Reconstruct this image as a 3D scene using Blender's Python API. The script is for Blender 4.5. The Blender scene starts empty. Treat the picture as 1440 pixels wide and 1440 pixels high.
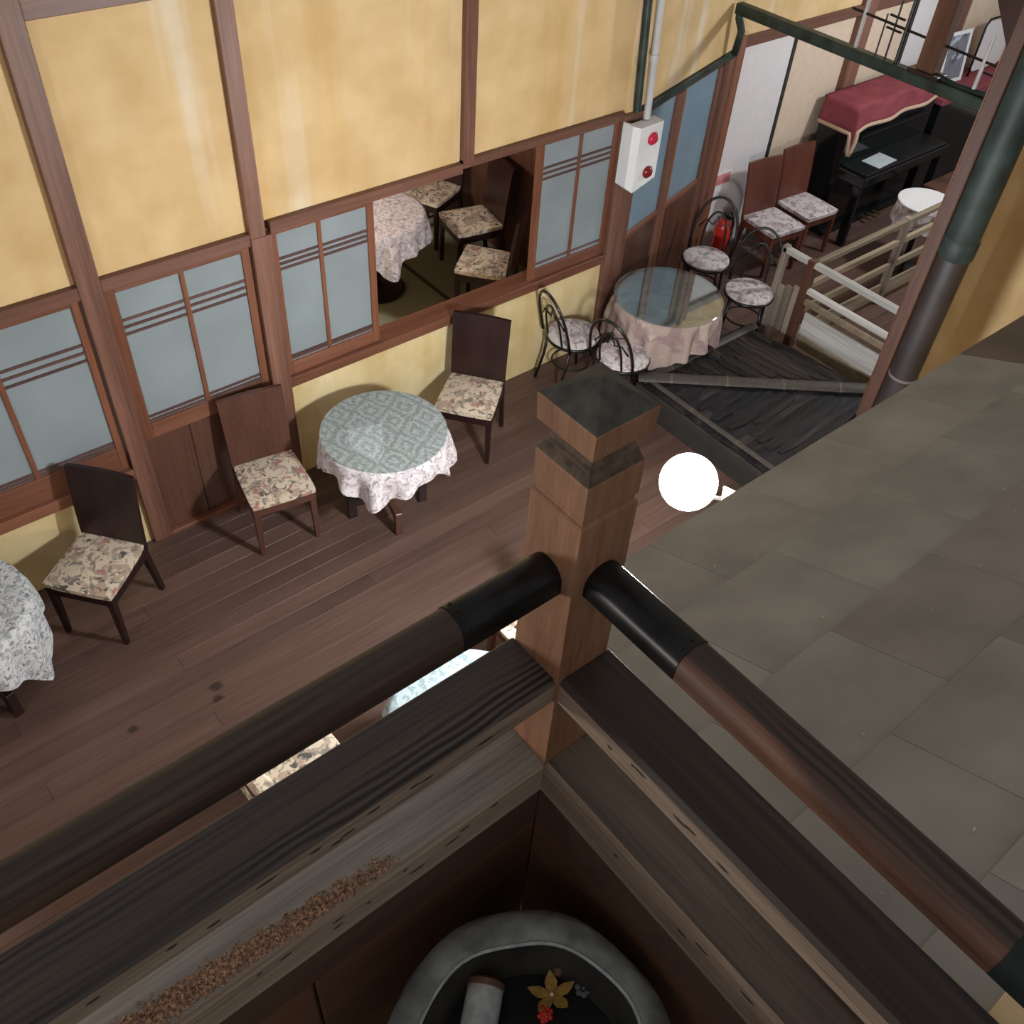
import bpy, bmesh, math, random
from mathutils import Vector, Matrix
random.seed(7)
C = bpy.context.scene.collection
sc = bpy.context.scene
PI = math.pi

# ---------------------------------------------------------------- camera
H = 4.7
cam_d = bpy.data.cameras.new('camera'); cam = bpy.data.objects.new('camera', cam_d); C.objects.link(cam)
R = ((0.77567537, -0.62850353, 0.05754164), (-0.41622868, -0.57795861, -0.7019384), (0.47442745, 0.52052585, -0.70990946))
cx, cy_, cz = Vector(R[0]), Vector(R[1]), Vector(R[2])          # image right, image down, view direction in world axes
M = Matrix((cx, -cy_, -cz)).transposed().to_4x4()
M.translation = (0, 0, H)
cam.matrix_world = M
cam_d.sensor_fit = 'HORIZONTAL'; cam_d.sensor_width = 36.0; cam_d.lens = 36.0 * 1329.5 / 1440.0
cam_d.clip_start = 0.05
sc.camera = cam

# ---------------------------------------------------------------- world, exposure, lights
w = bpy.data.worlds.new('world'); sc.world = w; w.use_nodes = True
w.node_tree.nodes['Background'].inputs[0].default_value = (1.0, 0.97, 0.93, 1)
w.node_tree.nodes['Background'].inputs[1].default_value = 0.27
sc.view_settings.view_transform = 'Standard'; sc.view_settings.look = 'None'
sc.view_settings.exposure = 0.12; sc.view_settings.gamma = 1.0; sc.view_settings.use_curve_mapping = False
LAMP_STRENGTH = 430.0


def point(name, loc, power, col, rad=0.12):
    d = bpy.data.lights.new(name, 'POINT'); d.energy = power; d.color = col; d.shadow_soft_size = rad
    o = bpy.data.objects.new(name, d); o.location = loc; C.objects.link(o); return o


point('corridor_lamp_light', (-2.6, 1.7, 2.9), 110, (1.0, 0.95, 0.9), 0.14)       # the next lamp along the eave, left of the frame
point('guest_room_fill', (2.6, 6.4, 2.2), 85, (1.0, 0.9, 0.78), 0.15)            # unseen fill light added to brighten the matted room
point('landing_light', (-1.7, -0.3, 4.7), 11, (1.0, 0.9, 0.8), 0.2)              # lamp over the upper landing
point('gallery_light', (8.6, 2.9, 3.2), 175, (0.95, 0.97, 1.0), 0.15)              # lamp over the far end with the piano

# ---------------------------------------------------------------- materials
MATS = {}


def mat(name):
    m = bpy.data.materials.new(name); m.use_nodes = True
    nt = m.node_tree; b = nt.nodes['Principled BSDF']
    return m, nt, b


def N(nt, t, **kw):
    n = nt.nodes.new(t)
    for k, v in kw.items(): setattr(n, k, v)
    return n


def ramp(nt, stops):
    r = N(nt, 'ShaderNodeValToRGB'); e = r.color_ramp.elements
    while len(e) < len(stops): e.new(0.5)
    for i, (p, c) in enumerate(stops):
        e[i].position = p; e[i].color = (*c, 1)
    return r


def coords(nt, scale, kind='Object', rot=(0, 0, 0), rnd=True):
    tc = N(nt, 'ShaderNodeTexCoord'); mp = N(nt, 'ShaderNodeMapping')
    mp.inputs['Scale'].default_value = scale; mp.inputs['Rotation'].default_value = rot
    nt.links.new(tc.outputs[kind], mp.inputs[0])
    if rnd:
        oi = N(nt, 'ShaderNodeObjectInfo'); mu = N(nt, 'ShaderNodeMath', operation='MULTIPLY'); mu.inputs[1].default_value = 37.0
        nt.links.new(oi.outputs['Random'], mu.inputs[0]); nt.links.new(mu.outputs[0], mp.inputs['Location'])
    return mp


def plain(name, col, rough=0.6, metal=0.0, noise=0.0, scale=12.0, bump=0.0, spec=0.5):
    if name in MATS: return MATS[name]
    m, nt, b = mat(name)
    b.inputs['Roughness'].default_value = rough; b.inputs['Metallic'].default_value = metal
    b.inputs['Specular IOR Level'].default_value = spec
    mp = coords(nt, (1, 1, 1)); n = N(nt, 'ShaderNodeTexNoise'); n.inputs['Scale'].default_value = scale; n.inputs['Detail'].default_value = 5
    nt.links.new(mp.outputs[0], n.inputs['Vector'])
    lo = tuple(c * (1 - noise) for c in col); hi = tuple(min(1, c * (1 + noise)) for c in col)
    r = ramp(nt, [(0.3, lo), (0.7, hi)]); nt.links.new(n.outputs['Fac'], r.inputs[0]); nt.links.new(r.outputs[0], b.inputs['Base Color'])
    if bump:
        bp = N(nt, 'ShaderNodeBump'); bp.inputs['Strength'].default_value = bump; bp.inputs['Distance'].default_value = 0.01
        nt.links.new(n.outputs['Fac'], bp.inputs['Height']); nt.links.new(bp.outputs[0], b.inputs['Normal'])
    MATS[name] = m; return m


def wood(name, dark, light, axis='X', rough=0.5, fine=60.0, stretch=0.04, bump=0.25, var=0.25, bands=0.0, spec=0.4, stains=None):
    if name in MATS: return MATS[name]
    m, nt, b = mat(name)
    b.inputs['Roughness'].default_value = rough; b.inputs['Specular IOR Level'].default_value = spec
    s = {'X': (stretch, 1, 1), 'Y': (1, stretch, 1), 'Z': (1, 1, stretch)}[axis]
    mp = coords(nt, s)
    n = N(nt, 'ShaderNodeTexNoise'); n.inputs['Scale'].default_value = fine; n.inputs['Detail'].default_value = 8; n.inputs['Roughness'].default_value = 0.65
    nt.links.new(mp.outputs[0], n.inputs['Vector'])
    n2 = N(nt, 'ShaderNodeTexNoise'); n2.inputs['Scale'].default_value = fine * 0.12; n2.inputs['Detail'].default_value = 3
    nt.links.new(mp.outputs[0], n2.inputs['Vector'])
    mx = N(nt, 'ShaderNodeMath', operation='ADD'); nt.links.new(n.outputs['Fac'], mx.inputs[0]); nt.links.new(n2.outputs['Fac'], mx.inputs[1])
    hf = N(nt, 'ShaderNodeMath', operation='MULTIPLY'); hf.inputs[1].default_value = 0.5; nt.links.new(mx.outputs[0], hf.inputs[0])
    fac = hf.outputs[0]
    if bands:
        wv = N(nt, 'ShaderNodeTexWave', wave_type='BANDS', bands_direction={'X': 'Y', 'Y': 'X', 'Z': 'X'}[axis])
        wv.inputs['Scale'].default_value = bands; wv.inputs['Distortion'].default_value = 9; wv.inputs['Detail'].default_value = 2
        wv.inputs['Detail Scale'].default_value = 0.6
        s2 = {'X': (0.22, 1, 1), 'Y': (1, 0.22, 1), 'Z': (1, 1, 0.22)}[axis]
        mp2 = coords(nt, s2); nt.links.new(mp2.outputs[0], wv.inputs['Vector'])
        ml = N(nt, 'ShaderNodeMix')
        mp3 = coords(nt, {'X': (0.5, 3, 1), 'Y': (3, 0.5, 1), 'Z': (3, 1, 0.5)}[axis]); nm = N(nt, 'ShaderNodeTexNoise'); nm.inputs['Scale'].default_value = 3.5; nt.links.new(mp3.outputs[0], nm.inputs['Vector'])
        rm = ramp(nt, [(0.42, (0.03, 0.03, 0.03)), (0.62, (0.30, 0.30, 0.30))]); nt.links.new(nm.outputs['Fac'], rm.inputs[0]); nt.links.new(rm.outputs[0], ml.inputs[0])
        nt.links.new(fac, ml.inputs[2]); nt.links.new(wv.outputs['Fac'], ml.inputs[3]); fac = ml.outputs[0]
    r = ramp(nt, [(0.45, dark), (0.66, light)] if name.startswith('bark') else [(0.32, dark), (0.68, light)]); nt.links.new(fac, r.inputs[0])
    oi = N(nt, 'ShaderNodeObjectInfo'); hs = N(nt, 'ShaderNodeHueSaturation')
    mr = N(nt, 'ShaderNodeMapRange'); mr.inputs[3].default_value = 1 - var; mr.inputs[4].default_value = 1 + var
    nt.links.new(oi.outputs['Random'], mr.inputs[0]); nt.links.new(mr.outputs[0], hs.inputs['Value']); nt.links.new(r.outputs[0], hs.inputs['Color'])
    col = hs.outputs[0]
    for (sx, sy, rx, ry) in (stains or []):
        ge = N(nt, 'ShaderNodeNewGeometry'); mq = N(nt, 'ShaderNodeMapping'); mq.vector_type = 'TEXTURE'
        mq.inputs['Location'].default_value = (sx, sy, 0); mq.inputs['Scale'].default_value = (rx, ry, 1)
        nt.links.new(ge.outputs['Position'], mq.inputs[0])
        ln = N(nt, 'ShaderNodeVectorMath', operation='LENGTH'); nt.links.new(mq.outputs[0], ln.inputs[0])
        ad = N(nt, 'ShaderNodeMath', operation='ADD'); nt.links.new(ln.outputs['Value'], ad.inputs[0]); nt.links.new(n.outputs['Fac'], ad.inputs[1])
        rr = ramp(nt, [(0.75, (0.34, 0.34, 0.38)), (1.45, (1, 1, 1))]); nt.links.new(ad.outputs[0], rr.inputs[0])
        mm = N(nt, 'ShaderNodeMix', data_type='RGBA', blend_type='MULTIPLY'); mm.inputs[0].default_value = 1
        nt.links.new(col, mm.inputs[6]); nt.links.new(rr.outputs[0], mm.inputs[7]); col = mm.outputs[2]
    nt.links.new(col, b.inputs['Base Color'])
    if bump:
        bp = N(nt, 'ShaderNodeBump'); bp.inputs['Strength'].default_value = bump; bp.inputs['Distance'].default_value = 0.004
        nt.links.new(fac, bp.inputs['Height']); nt.links.new(bp.outputs[0], b.inputs['Normal'])
    MATS[name] = m; return m


def plaster(name, base, pale, deep):
    """yellow plaster: pale vertical wash streaks and faint brownish stains near the foot of each panel"""
    if name in MATS: return MATS[name]
    m, nt, b = mat(name); b.inputs['Roughness'].default_value = 0.85; b.inputs['Specular IOR Level'].default_value = 0.2
    mp = coords(nt, (1, 1, 0.05), rnd=False); n = N(nt, 'ShaderNodeTexNoise'); n.inputs['Scale'].default_value = 4.2; n.inputs['Detail'].default_value = 3.5
    nt.links.new(mp.outputs[0], n.inputs['Vector'])
    r = ramp(nt, [(0.30, deep), (0.46, base), (0.58, base), (0.68, pale)]); nt.links.new(n.outputs['Fac'], r.inputs[0])
    mp2 = coords(nt, (1, 1, 1), rnd=False); n2 = N(nt, 'ShaderNodeTexNoise'); n2.inputs['Scale'].default_value = 3.0; n2.inputs['Detail'].default_value = 7
    nt.links.new(mp2.outputs[0], n2.inputs['Vector'])
    r2 = ramp(nt, [(0.35, (0.86, 0.82, 0.74)), (0.6, (1, 1, 1))]); nt.links.new(n2.outputs['Fac'], r2.inputs[0])
    mm = N(nt, 'ShaderNodeMix', data_type='RGBA', blend_type='MULTIPLY'); mm.inputs[0].default_value = 1
    nt.links.new(r.outputs[0], mm.inputs[6]); nt.links.new(r2.outputs[0], mm.inputs[7]); nt.links.new(mm.outputs[2], b.inputs['Base Color'])
    n3 = N(nt, 'ShaderNodeTexNoise'); n3.inputs['Scale'].default_value = 90; nt.links.new(mp2.outputs[0], n3.inputs['Vector'])
    bp = N(nt, 'ShaderNodeBump'); bp.inputs['Strength'].default_value = 0.12; bp.inputs['Distance'].default_value = 0.004
    nt.links.new(n3.outputs['Fac'], bp.inputs['Height']); nt.links.new(bp.outputs[0], b.inputs['Normal'])
    MATS[name] = m; return m


def floral(name, ground, cols, scale=26.0, rough=0.85):
    """tapestry: blotches of flower and leaf colours on a pale ground"""
    if name in MATS: return MATS[name]
    m, nt, b = mat(name); b.inputs['Roughness'].default_value = rough; b.inputs['Specular IOR Level'].default_value = 0.15
    mp = coords(nt, (1, 1, 1))
    nd = N(nt, 'ShaderNodeTexNoise'); nd.inputs['Scale'].default_value = scale * 0.9; nd.inputs['Detail'].default_value = 4
    nt.links.new(mp.outputs[0], nd.inputs['Vector'])
    ad = N(nt, 'ShaderNodeMix', data_type='VECTOR'); ad.inputs[0].default_value = 0.045
    nt.links.new(mp.outputs[0], ad.inputs[4]); nt.links.new(nd.outputs['Color'], ad.inputs[5])
    col = None
    prev = None
    for i, (c, thr, sc_) in enumerate(cols):
        v = N(nt, 'ShaderNodeTexNoise'); v.inputs['Scale'].default_value = scale * sc_; v.inputs['Detail'].default_value = 3.5; v.inputs['Distortion'].default_value = 0.7
        of = N(nt, 'ShaderNodeVectorMath', operation='ADD'); of.inputs[1].default_value = (i * 7.3, i * 3.1, i * 5.7)
        nt.links.new(ad.outputs[1], of.inputs[0]); nt.links.new(of.outputs[0], v.inputs['Vector'])
        st = ramp(nt, [(thr, (0, 0, 0)), (thr + 0.06, (1, 1, 1))]); nt.links.new(v.outputs['Fac'], st.inputs[0])
        mm = N(nt, 'ShaderNodeMix', data_type='RGBA')
        nt.links.new(st.outputs[0], mm.inputs[0])
        if prev is None: mm.inputs[6].default_value = (*ground, 1)
        else: nt.links.new(prev, mm.inputs[6])
        mm.inputs[7].default_value = (*c, 1); prev = mm.outputs[2]
    nt.links.new(prev, b.inputs['Base Color'])
    MATS[name] = m; return m


def lace(name, c1, c2, scale, rot=0.5, stretch=0.6):
    """lace cloth: rows of medallions on a finely flecked ground"""
    if name in MATS: return MATS[name]
    m, nt, b = mat(name); b.inputs['Roughness'].default_value = 0.8; b.inputs['Specular IOR Level'].default_value = 0.2
    tc = N(nt, 'ShaderNodeTexCoord'); mp = N(nt, 'ShaderNodeMapping'); mp.inputs['Rotation'].default_value = (0, 0, rot); mp.inputs['Scale'].default_value = (scale, scale * stretch, scale * stretch)
    dn = N(nt, 'ShaderNodeTexNoise'); dn.inputs['Scale'].default_value = 9; nt.links.new(tc.outputs['UV'], dn.inputs['Vector'])
    dm = N(nt, 'ShaderNodeMix', data_type='VECTOR'); dm.inputs[0].default_value = 0.07; nt.links.new(tc.outputs['UV'], dm.inputs[4]); nt.links.new(dn.outputs['Color'], dm.inputs[5])
    nt.links.new(dm.outputs[1], mp.inputs[0])
    sx = N(nt, 'ShaderNodeSeparateXYZ'); nt.links.new(mp.outputs[0], sx.inputs[0])

    def tri(sock, off):
        a = N(nt, 'ShaderNodeMath', operation='ADD'); a.inputs[1].default_value = off; nt.links.new(sock, a.inputs[0])
        p = N(nt, 'ShaderNodeMath', operation='PINGPONG'); p.inputs[1].default_value = 0.5; nt.links.new(a.outputs[0], p.inputs[0]); return p.outputs[0]
    a = N(nt, 'ShaderNodeMath', operation='ADD'); nt.links.new(tri(sx.outputs[0], 0), a.inputs[0]); nt.links.new(tri(sx.outputs[1], 0), a.inputs[1])
    sb = N(nt, 'ShaderNodeMath', operation='SUBTRACT'); sb.inputs[1].default_value = 0.5; nt.links.new(a.outputs[0], sb.inputs[0])
    ab = N(nt, 'ShaderNodeMath', operation='ABSOLUTE'); nt.links.new(sb.outputs[0], ab.inputs[0])
    r = ramp(nt, [(0.05, c1), (0.12, c2), (0.2, c2), (0.27, c1), (0.33, c1), (0.40, c2)]); nt.links.new(ab.outputs[0], r.inputs[0])
    n = N(nt, 'ShaderNodeTexNoise'); n.inputs['Scale'].default_value = 55; n.inputs['Detail'].default_value = 4; nt.links.new(tc.outputs['UV'], n.inputs['Vector'])
    r2 = ramp(nt, [(0.38, (0.62, 0.64, 0.66)), (0.58, (1, 1, 1))]); nt.links.new(n.outputs['Fac'], r2.inputs[0])
    mm = N(nt, 'ShaderNodeMix', data_type='RGBA', blend_type='MULTIPLY'); mm.inputs[0].default_value = 0.8
    nt.links.new(r.outputs[0], mm.inputs[6]); nt.links.new(r2.outputs[0], mm.inputs[7]); nt.links.new(mm.outputs[2], b.inputs['Base Color'])
    MATS[name] = m; return m


def emit(name, col, strength):
    m, nt, b = mat(name); b.inputs['Base Color'].default_value = (*col, 1)
    b.inputs['Emission Color'].default_value = (*col, 1); b.inputs['Emission Strength'].default_value = strength
    return m


def glass_frost(name, col):
    m, nt, b = mat(name)
    b.inputs['Roughness'].default_value = 0.32; b.inputs['Transmission Weight'].default_value = 0.35; b.inputs['IOR'].default_value = 1.3
    b.inputs['Specular IOR Level'].default_value = 0.5
    mp = coords(nt, (1, 1, 1)); n = N(nt, 'ShaderNodeTexNoise'); n.inputs['Scale'].default_value = 3; nt.links.new(mp.outputs[0], n.inputs['Vector'])
    r = ramp(nt, [(0.3, tuple(c * 0.85 for c in col)), (0.7, col)]); nt.links.new(n.outputs['Fac'], r.inputs[0]); nt.links.new(r.outputs[0], b.inputs['Base Color'])
    n2 = N(nt, 'ShaderNodeTexNoise'); n2.inputs['Scale'].default_value = 130; nt.links.new(mp.outputs[0], n2.inputs['Vector'])
    bp = N(nt, 'ShaderNodeBump'); bp.inputs['Strength'].default_value = 0.2; bp.inputs['Distance'].default_value = 0.003
    nt.links.new(n2.outputs['Fac'], bp.inputs['Height']); nt.links.new(bp.outputs[0], b.inputs['Normal'])
    return m


W_POST = wood('wood_reddish_upright', (0.09, 0.038, 0.026), (0.27, 0.135, 0.095), 'Z', 0.45, var=0.1)
W_BEAM = wood('wood_reddish_level', (0.09, 0.036, 0.024), (0.22, 0.105, 0.075), 'X', 0.45, var=0.1)
W_FRAMEZ = wood('wood_sash_upright', (0.12, 0.042, 0.022), (0.27, 0.11, 0.062), 'Z', 0.4, var=0.12)
W_FRAMEX = wood('wood_sash_level', (0.12, 0.044, 0.026), (0.27, 0.115, 0.07), 'X', 0.4, var=0.12)
W_THIN = wood('wood_thin_bar', (0.06, 0.03, 0.028), (0.15, 0.08, 0.075), 'X', 0.4, var=0.1)
W_COL = wood('wood_column', (0.03, 0.014, 0.01), (0.10, 0.046, 0.032), 'Z', 0.55, var=0.0)
W_CHAIRB = wood('wood_chair_brown', (0.055, 0.022, 0.015), (0.115, 0.05, 0.034), 'Z', 0.35, var=0.1, bump=0.05)
W_BOARD = wood('wood_brown_board', (0.05, 0.022, 0.015), (0.15, 0.068, 0.045), 'Z', 0.35, var=0.15)
W_FLOOR = wood('wood_floor', (0.075, 0.042, 0.034), (0.165, 0.098, 0.08), 'X', 0.36, fine=45, var=0.16, bump=0.15,
               stains=[(0.85, 3.345, 0.10, 0.085), (0.82, 3.27, 0.08, 0.06), (0.357, 3.364, 0.07, 0.065)])
W_CHAIR = wood('wood_chair_dark', (0.012, 0.005, 0.005), (0.035, 0.014, 0.013), 'Z', 0.3, var=0.1, bump=0.05, spec=0.5)
W_CHAIRR = wood('wood_chair_reddish', (0.075, 0.022, 0.014), (0.15, 0.05, 0.032), 'Z', 0.35, var=0.12, bump=0.05)
W_NEWEL = wood('wood_newel', (0.19, 0.085, 0.045), (0.42, 0.225, 0.135), 'Z', 0.6, fine=60, stretch=0.12, var=0.0)
W_NEWELD = plain('newel_grime', (0.085, 0.08, 0.07), 0.75, noise=0.3, scale=40, spec=0.25)
W_NEWELM = plain('newel_moulding_grime', (0.125, 0.09, 0.065), 0.75, noise=0.5, scale=45, spec=0.25)
W_RAIL = wood('wood_handrail_x', (0.02, 0.012, 0.01), (0.15, 0.082, 0.052), 'X', 0.5, fine=110, stretch=0.02, var=0, bands=14)
W_RAILY = wood('wood_handrail_y', (0.025, 0.013, 0.012), (0.21, 0.10, 0.062), 'Y', 0.5, fine=110, stretch=0.02, var=0, bands=12)
W_RAILT = wood('wood_handrail_top_x', (0.012, 0.009, 0.009), (0.085, 0.055, 0.04), 'X', 0.5, fine=110, stretch=0.03, var=0, bands=20)
W_RAILTY = wood('wood_handrail_top_y', (0.012, 0.009, 0.010), (0.085, 0.052, 0.04), 'Y', 0.5, fine=110, stretch=0.03, var=0, bands=20)
W_MID = wood('wood_midrail_x', (0.016, 0.013, 0.013), (0.13, 0.10, 0.09), 'X', 0.5, fine=120, stretch=0.018, var=0, bands=22, bump=0.6)
W_MIDY = wood('wood_midrail_y', (0.013, 0.009, 0.009), (0.07, 0.045, 0.036), 'Y', 0.55, fine=110, stretch=0.02, var=0, bands=10, bump=0.4)
W_WORN = wood('wood_worn_x', (0.15, 0.10, 0.07), (0.50, 0.40, 0.31), 'X', 0.7, fine=120, var=0)
W_WORNY = wood('wood_worn_y', (0.10, 0.066, 0.045), (0.40, 0.30, 0.23), 'Y', 0.7, fine=120, var=0)
W_BASE = wood('wood_weathered_x', (0.12, 0.10, 0.088), (0.50, 0.44, 0.40), 'X', 0.75, fine=90, var=0, bump=0.5)
W_BASEY = wood('wood_weathered_y', (0.05, 0.036, 0.028), (0.24, 0.18, 0.145), 'Y', 0.75, fine=90, var=0, bump=0.5)
W_FASC = wood('wood_fascia', (0.07, 0.036, 0.025), (0.13, 0.07, 0.048), 'X', 0.6, var=0.05)
W_PANEL = wood('wood_wainscot', (0.11, 0.052, 0.03), (0.19, 0.095, 0.055), 'X', 0.6, var=0.08)
W_GREYX = wood('wood_grey_x', (0.16, 0.12, 0.08), (0.42, 0.34, 0.24), 'X', 0.7, var=0.15)
W_GREYY_LIT = wood('wood_grey_y_lit', (0.32, 0.31, 0.29), (0.78, 0.76, 0.74), 'Y', 0.7, var=0.2)  # paler than the other greys: lamplight on the fence painted into the wood
W_GREYZ = wood('wood_grey_z', (0.12, 0.09, 0.07), (0.4, 0.34, 0.28), 'Z', 0.7, var=0.3)
BARKY = wood('bark_y', (0.003, 0.0025, 0.003), (0.07, 0.047, 0.035), 'Y', 0.75, fine=38, stretch=0.06, var=0.6, bump=0.9)
BARKX = wood('bark_x', (0.003, 0.003, 0.005), (0.034, 0.027, 0.027), 'X', 0.7, fine=38, stretch=0.06, var=0.5, bump=0.9)
BAMBOO = plain('bamboo_grey', (0.055, 0.046, 0.04), 0.55, noise=0.25, scale=30)
NODE_M = plain('bamboo_node', (0.13, 0.105, 0.075), 0.6, noise=0.2, scale=30)
PL_YEL = plaster('plaster_yellow', (0.70, 0.51, 0.275), (0.74, 0.62, 0.45), (0.67, 0.46, 0.22))
PL_LOW = plaster('plaster_yellow_low', (0.76, 0.63, 0.36), (0.79, 0.68, 0.43), (0.70, 0.55, 0.28))
FUSUMA = plain('paper_white', (0.72, 0.69, 0.70), 0.8, noise=0.03)
FUSUMA_C = plain('paper_cream', (0.68, 0.55, 0.42), 0.8, noise=0.05)
BLACK = plain('black_paint', (0.008, 0.008, 0.009), 0.3, noise=0.2)
SEAM = plain('seam_dark', (0.03, 0.028, 0.026), 0.6, noise=0.2)
PIANO = plain('piano_black', (0.006, 0.007, 0.008), 0.12, noise=0.1)
IRON = plain('iron_dark', (0.016, 0.014, 0.015), 0.4, 0.4, noise=0.3)
GREENBLK = plain('verdigris_dark', (0.028, 0.045, 0.038), 0.5, 0.2, noise=0.55, scale=9, bump=0.2)
COPPER = plain('copper_black', (0.018, 0.017, 0.018), 0.34, 0.6, noise=0.5, scale=14)
COPPERG = plain('copper_greenish', (0.011, 0.02, 0.019), 0.62, 0.0, noise=0.6, scale=7, spec=0.35)
PURPLE = plain('pipe_dark_purple', (0.014, 0.009, 0.010), 0.6, 0.0, noise=0.4, scale=6)
GREY_M = plain('conduit_grey', (0.52, 0.52, 0.53), 0.5, noise=0.05)
WHITE = plain('white_enamel', (0.78, 0.80, 0.82), 0.45, noise=0.02)
REDLAMP = plain('red_lens', (0.55, 0.02, 0.06), 0.2, noise=0.2)
REDDARK = plain('red_lens_dark', (0.2, 0.01, 0.015), 0.25, noise=0.2)
RED = plain('red_paint', (0.55, 0.03, 0.02), 0.25, noise=0.1)
PINKRED = plain('faded_red_print', (0.72, 0.27, 0.27), 0.6, noise=0.1)
REDCLOTH = plain('red_cloth', (0.24, 0.055, 0.07), 0.8, noise=0.18, scale=7, spec=0.2)
FRINGE = plain('fringe_beige', (0.52, 0.37, 0.27), 0.8, noise=0.15, scale=60)
STONE = plain('stone_grey', (0.23, 0.245, 0.24), 0.8, noise=0.4, scale=16, bump=0.7)
STONE_L = plain('stone_pale', (0.42, 0.44, 0.46), 0.8, noise=0.3, scale=30, bump=0.5)
STONE_SHADE = plain('stone_painted_shade', (0.024, 0.023, 0.02), 0.95, noise=0.6, scale=10, bump=0.5)  # near-black stone colour standing for the shade inside the basin
SOIL = plain('dark_soil', (0.006, 0.006, 0.006), 0.9, noise=0.4, scale=40)
GOLD = plain('gold_petal', (0.45, 0.27, 0.07), 0.45, 0.1, noise=0.3, scale=60)
BEAD = plain('pearl_bead', (0.8, 0.7, 0.55), 0.3)
CONE = plain('dry_cone', (0.14, 0.075, 0.045), 0.7, noise=0.3, scale=80)
DRYF = plain('dry_grey_flower', (0.13, 0.13, 0.14), 0.8, noise=0.2)
DEBRIS = plain('wood_dust', (0.38, 0.22, 0.14), 0.9, noise=0.75, scale=150)
TILE = plain('roof_copper_sheet', (0.31, 0.295, 0.265), 0.5, 0.0, noise=0.2, scale=4, bump=0.06)
TILEM = plain('roof_sheet_greybrown', (0.275, 0.25, 0.222), 0.5, 0.0, noise=0.2, scale=4, bump=0.06)
TILEB = plain('roof_sheet_brown', (0.15, 0.115, 0.095), 0.55, 0.0, noise=0.2, scale=5, bump=0.06)
TATAMI = plain('tatami_straw', (0.26, 0.27, 0.19), 0.7, noise=0.12, scale=60)
TATEDGE = plain('tatami_edge', (0.05, 0.045, 0.03), 0.8)
F_SEAT = floral('tapestry_cream', (0.70, 0.60, 0.47), [((0.46, 0.36, 0.28), 0.50, 0.8), ((0.26, 0.23, 0.20), 0.56, 1.0), ((0.44, 0.22, 0.20), 0.60, 0.7), ((0.11, 0.105, 0.10), 0.605, 1.05), ((0.30, 0.06, 0.075), 0.68, 0.7)], 19)
F_ROUND = floral('floral_white', (0.68, 0.63, 0.63), [((0.50, 0.42, 0.43), 0.50, 0.8), ((0.30, 0.28, 0.32), 0.57, 0.9), ((0.36, 0.22, 0.24), 0.62, 0.8), ((0.13, 0.13, 0.15), 0.65, 0.9)], 20)
F_CLOTH = floral('cloth_flecked', (0.64, 0.66, 0.68), [((0.40, 0.42, 0.46), 0.5, 1.6), ((0.20, 0.22, 0.25), 0.56, 1.8)], 24)
F_PINK = floral('cloth_pinkish', (0.42, 0.33, 0.305), [((0.31, 0.225, 0.23), 0.50, 0.4), ((0.49, 0.41, 0.375), 0.58, 0.7)], 14)
L_TEAL = lace('sheet_greenish', (0.34, 0.385, 0.375), (0.47, 0.52, 0.515), 5.0, 0.35, 0.8)
L_WHITE = lace('lace_white', (0.42, 0.38, 0.42), (0.82, 0.77, 0.81), 8.0, 0.2)
L_CYAN = floral('lace_bluish', (0.42, 0.50, 0.52), [((0.26, 0.34, 0.36), 0.54, 1.2), ((0.30, 0.28, 0.30), 0.64, 0.7)], 26)
F_LACE = floral('lace_hem', (0.78, 0.73, 0.76), [((0.58, 0.52, 0.56), 0.48, 1.3), ((0.36, 0.31, 0.35), 0.57, 1.6)], 20)
GLASSF = glass_frost('glass_frosted', (0.40, 0.475, 0.52))
GLASSB = glass_frost('glass_frosted_blue', (0.31, 0.44, 0.55))
m_, nt_, b_ = mat('glass_top')
gt = N(nt_, 'ShaderNodeBsdfTransparent'); gt.inputs[0].default_value = (0.86, 0.95, 0.95, 1)
gg = N(nt_, 'ShaderNodeBsdfGlossy'); gg.inputs['Roughness'].default_value = 0.03
fr_w = N(nt_, 'ShaderNodeLayerWeight'); fr_w.inputs[0].default_value = 0.3
fr_n = N(nt_, 'ShaderNodeMapRange'); fr_n.inputs[3].default_value = 0.10; fr_n.inputs[4].default_value = 0.75; nt_.links.new(fr_w.outputs['Facing'], fr_n.inputs[0])
gm = N(nt_, 'ShaderNodeMixShader'); nt_.links.new(fr_n.outputs[0], gm.inputs[0]); nt_.links.new(gt.outputs[0], gm.inputs[1]); nt_.links.new(gg.outputs[0], gm.inputs[2])
nt_.links.new(gm.outputs[0], nt_.nodes['Material Output'].inputs['Surface']); GLASST = m_
PHOTO = floral('photo_print', (0.2, 0.2, 0.24), [((0.45, 0.5, 0.62), 0.55, 0.3), ((0.06, 0.06, 0.07), 0.6, 0.5)], 14)
PAPER = plain('sheet_paper', (0.5, 0.56, 0.58), 0.7, noise=0.1)
CREAMW = plain('cream_wood', (0.75, 0.55, 0.33), 0.6, noise=0.08)
GLOBE = emit('lamp_globe_glow', (0.93, 0.97, 1.0), LAMP_STRENGTH)

# ---------------------------------------------------------------- mesh helpers


def obj(name, bm, m, parent=None, smooth=False):
    me = bpy.data.meshes.new(name)
    bmesh.ops.recalc_face_normals(bm, faces=bm.faces)
    bm.to_mesh(me); bm.free()
    for mm in (m if isinstance(m, (list, tuple)) else [m]): me.materials.append(mm)
    if smooth:
        for p in me.polygons: p.use_smooth = True
    o = bpy.data.objects.new(name, me); C.objects.link(o)
    if parent is not None: o.parent = parent
    return o


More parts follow.
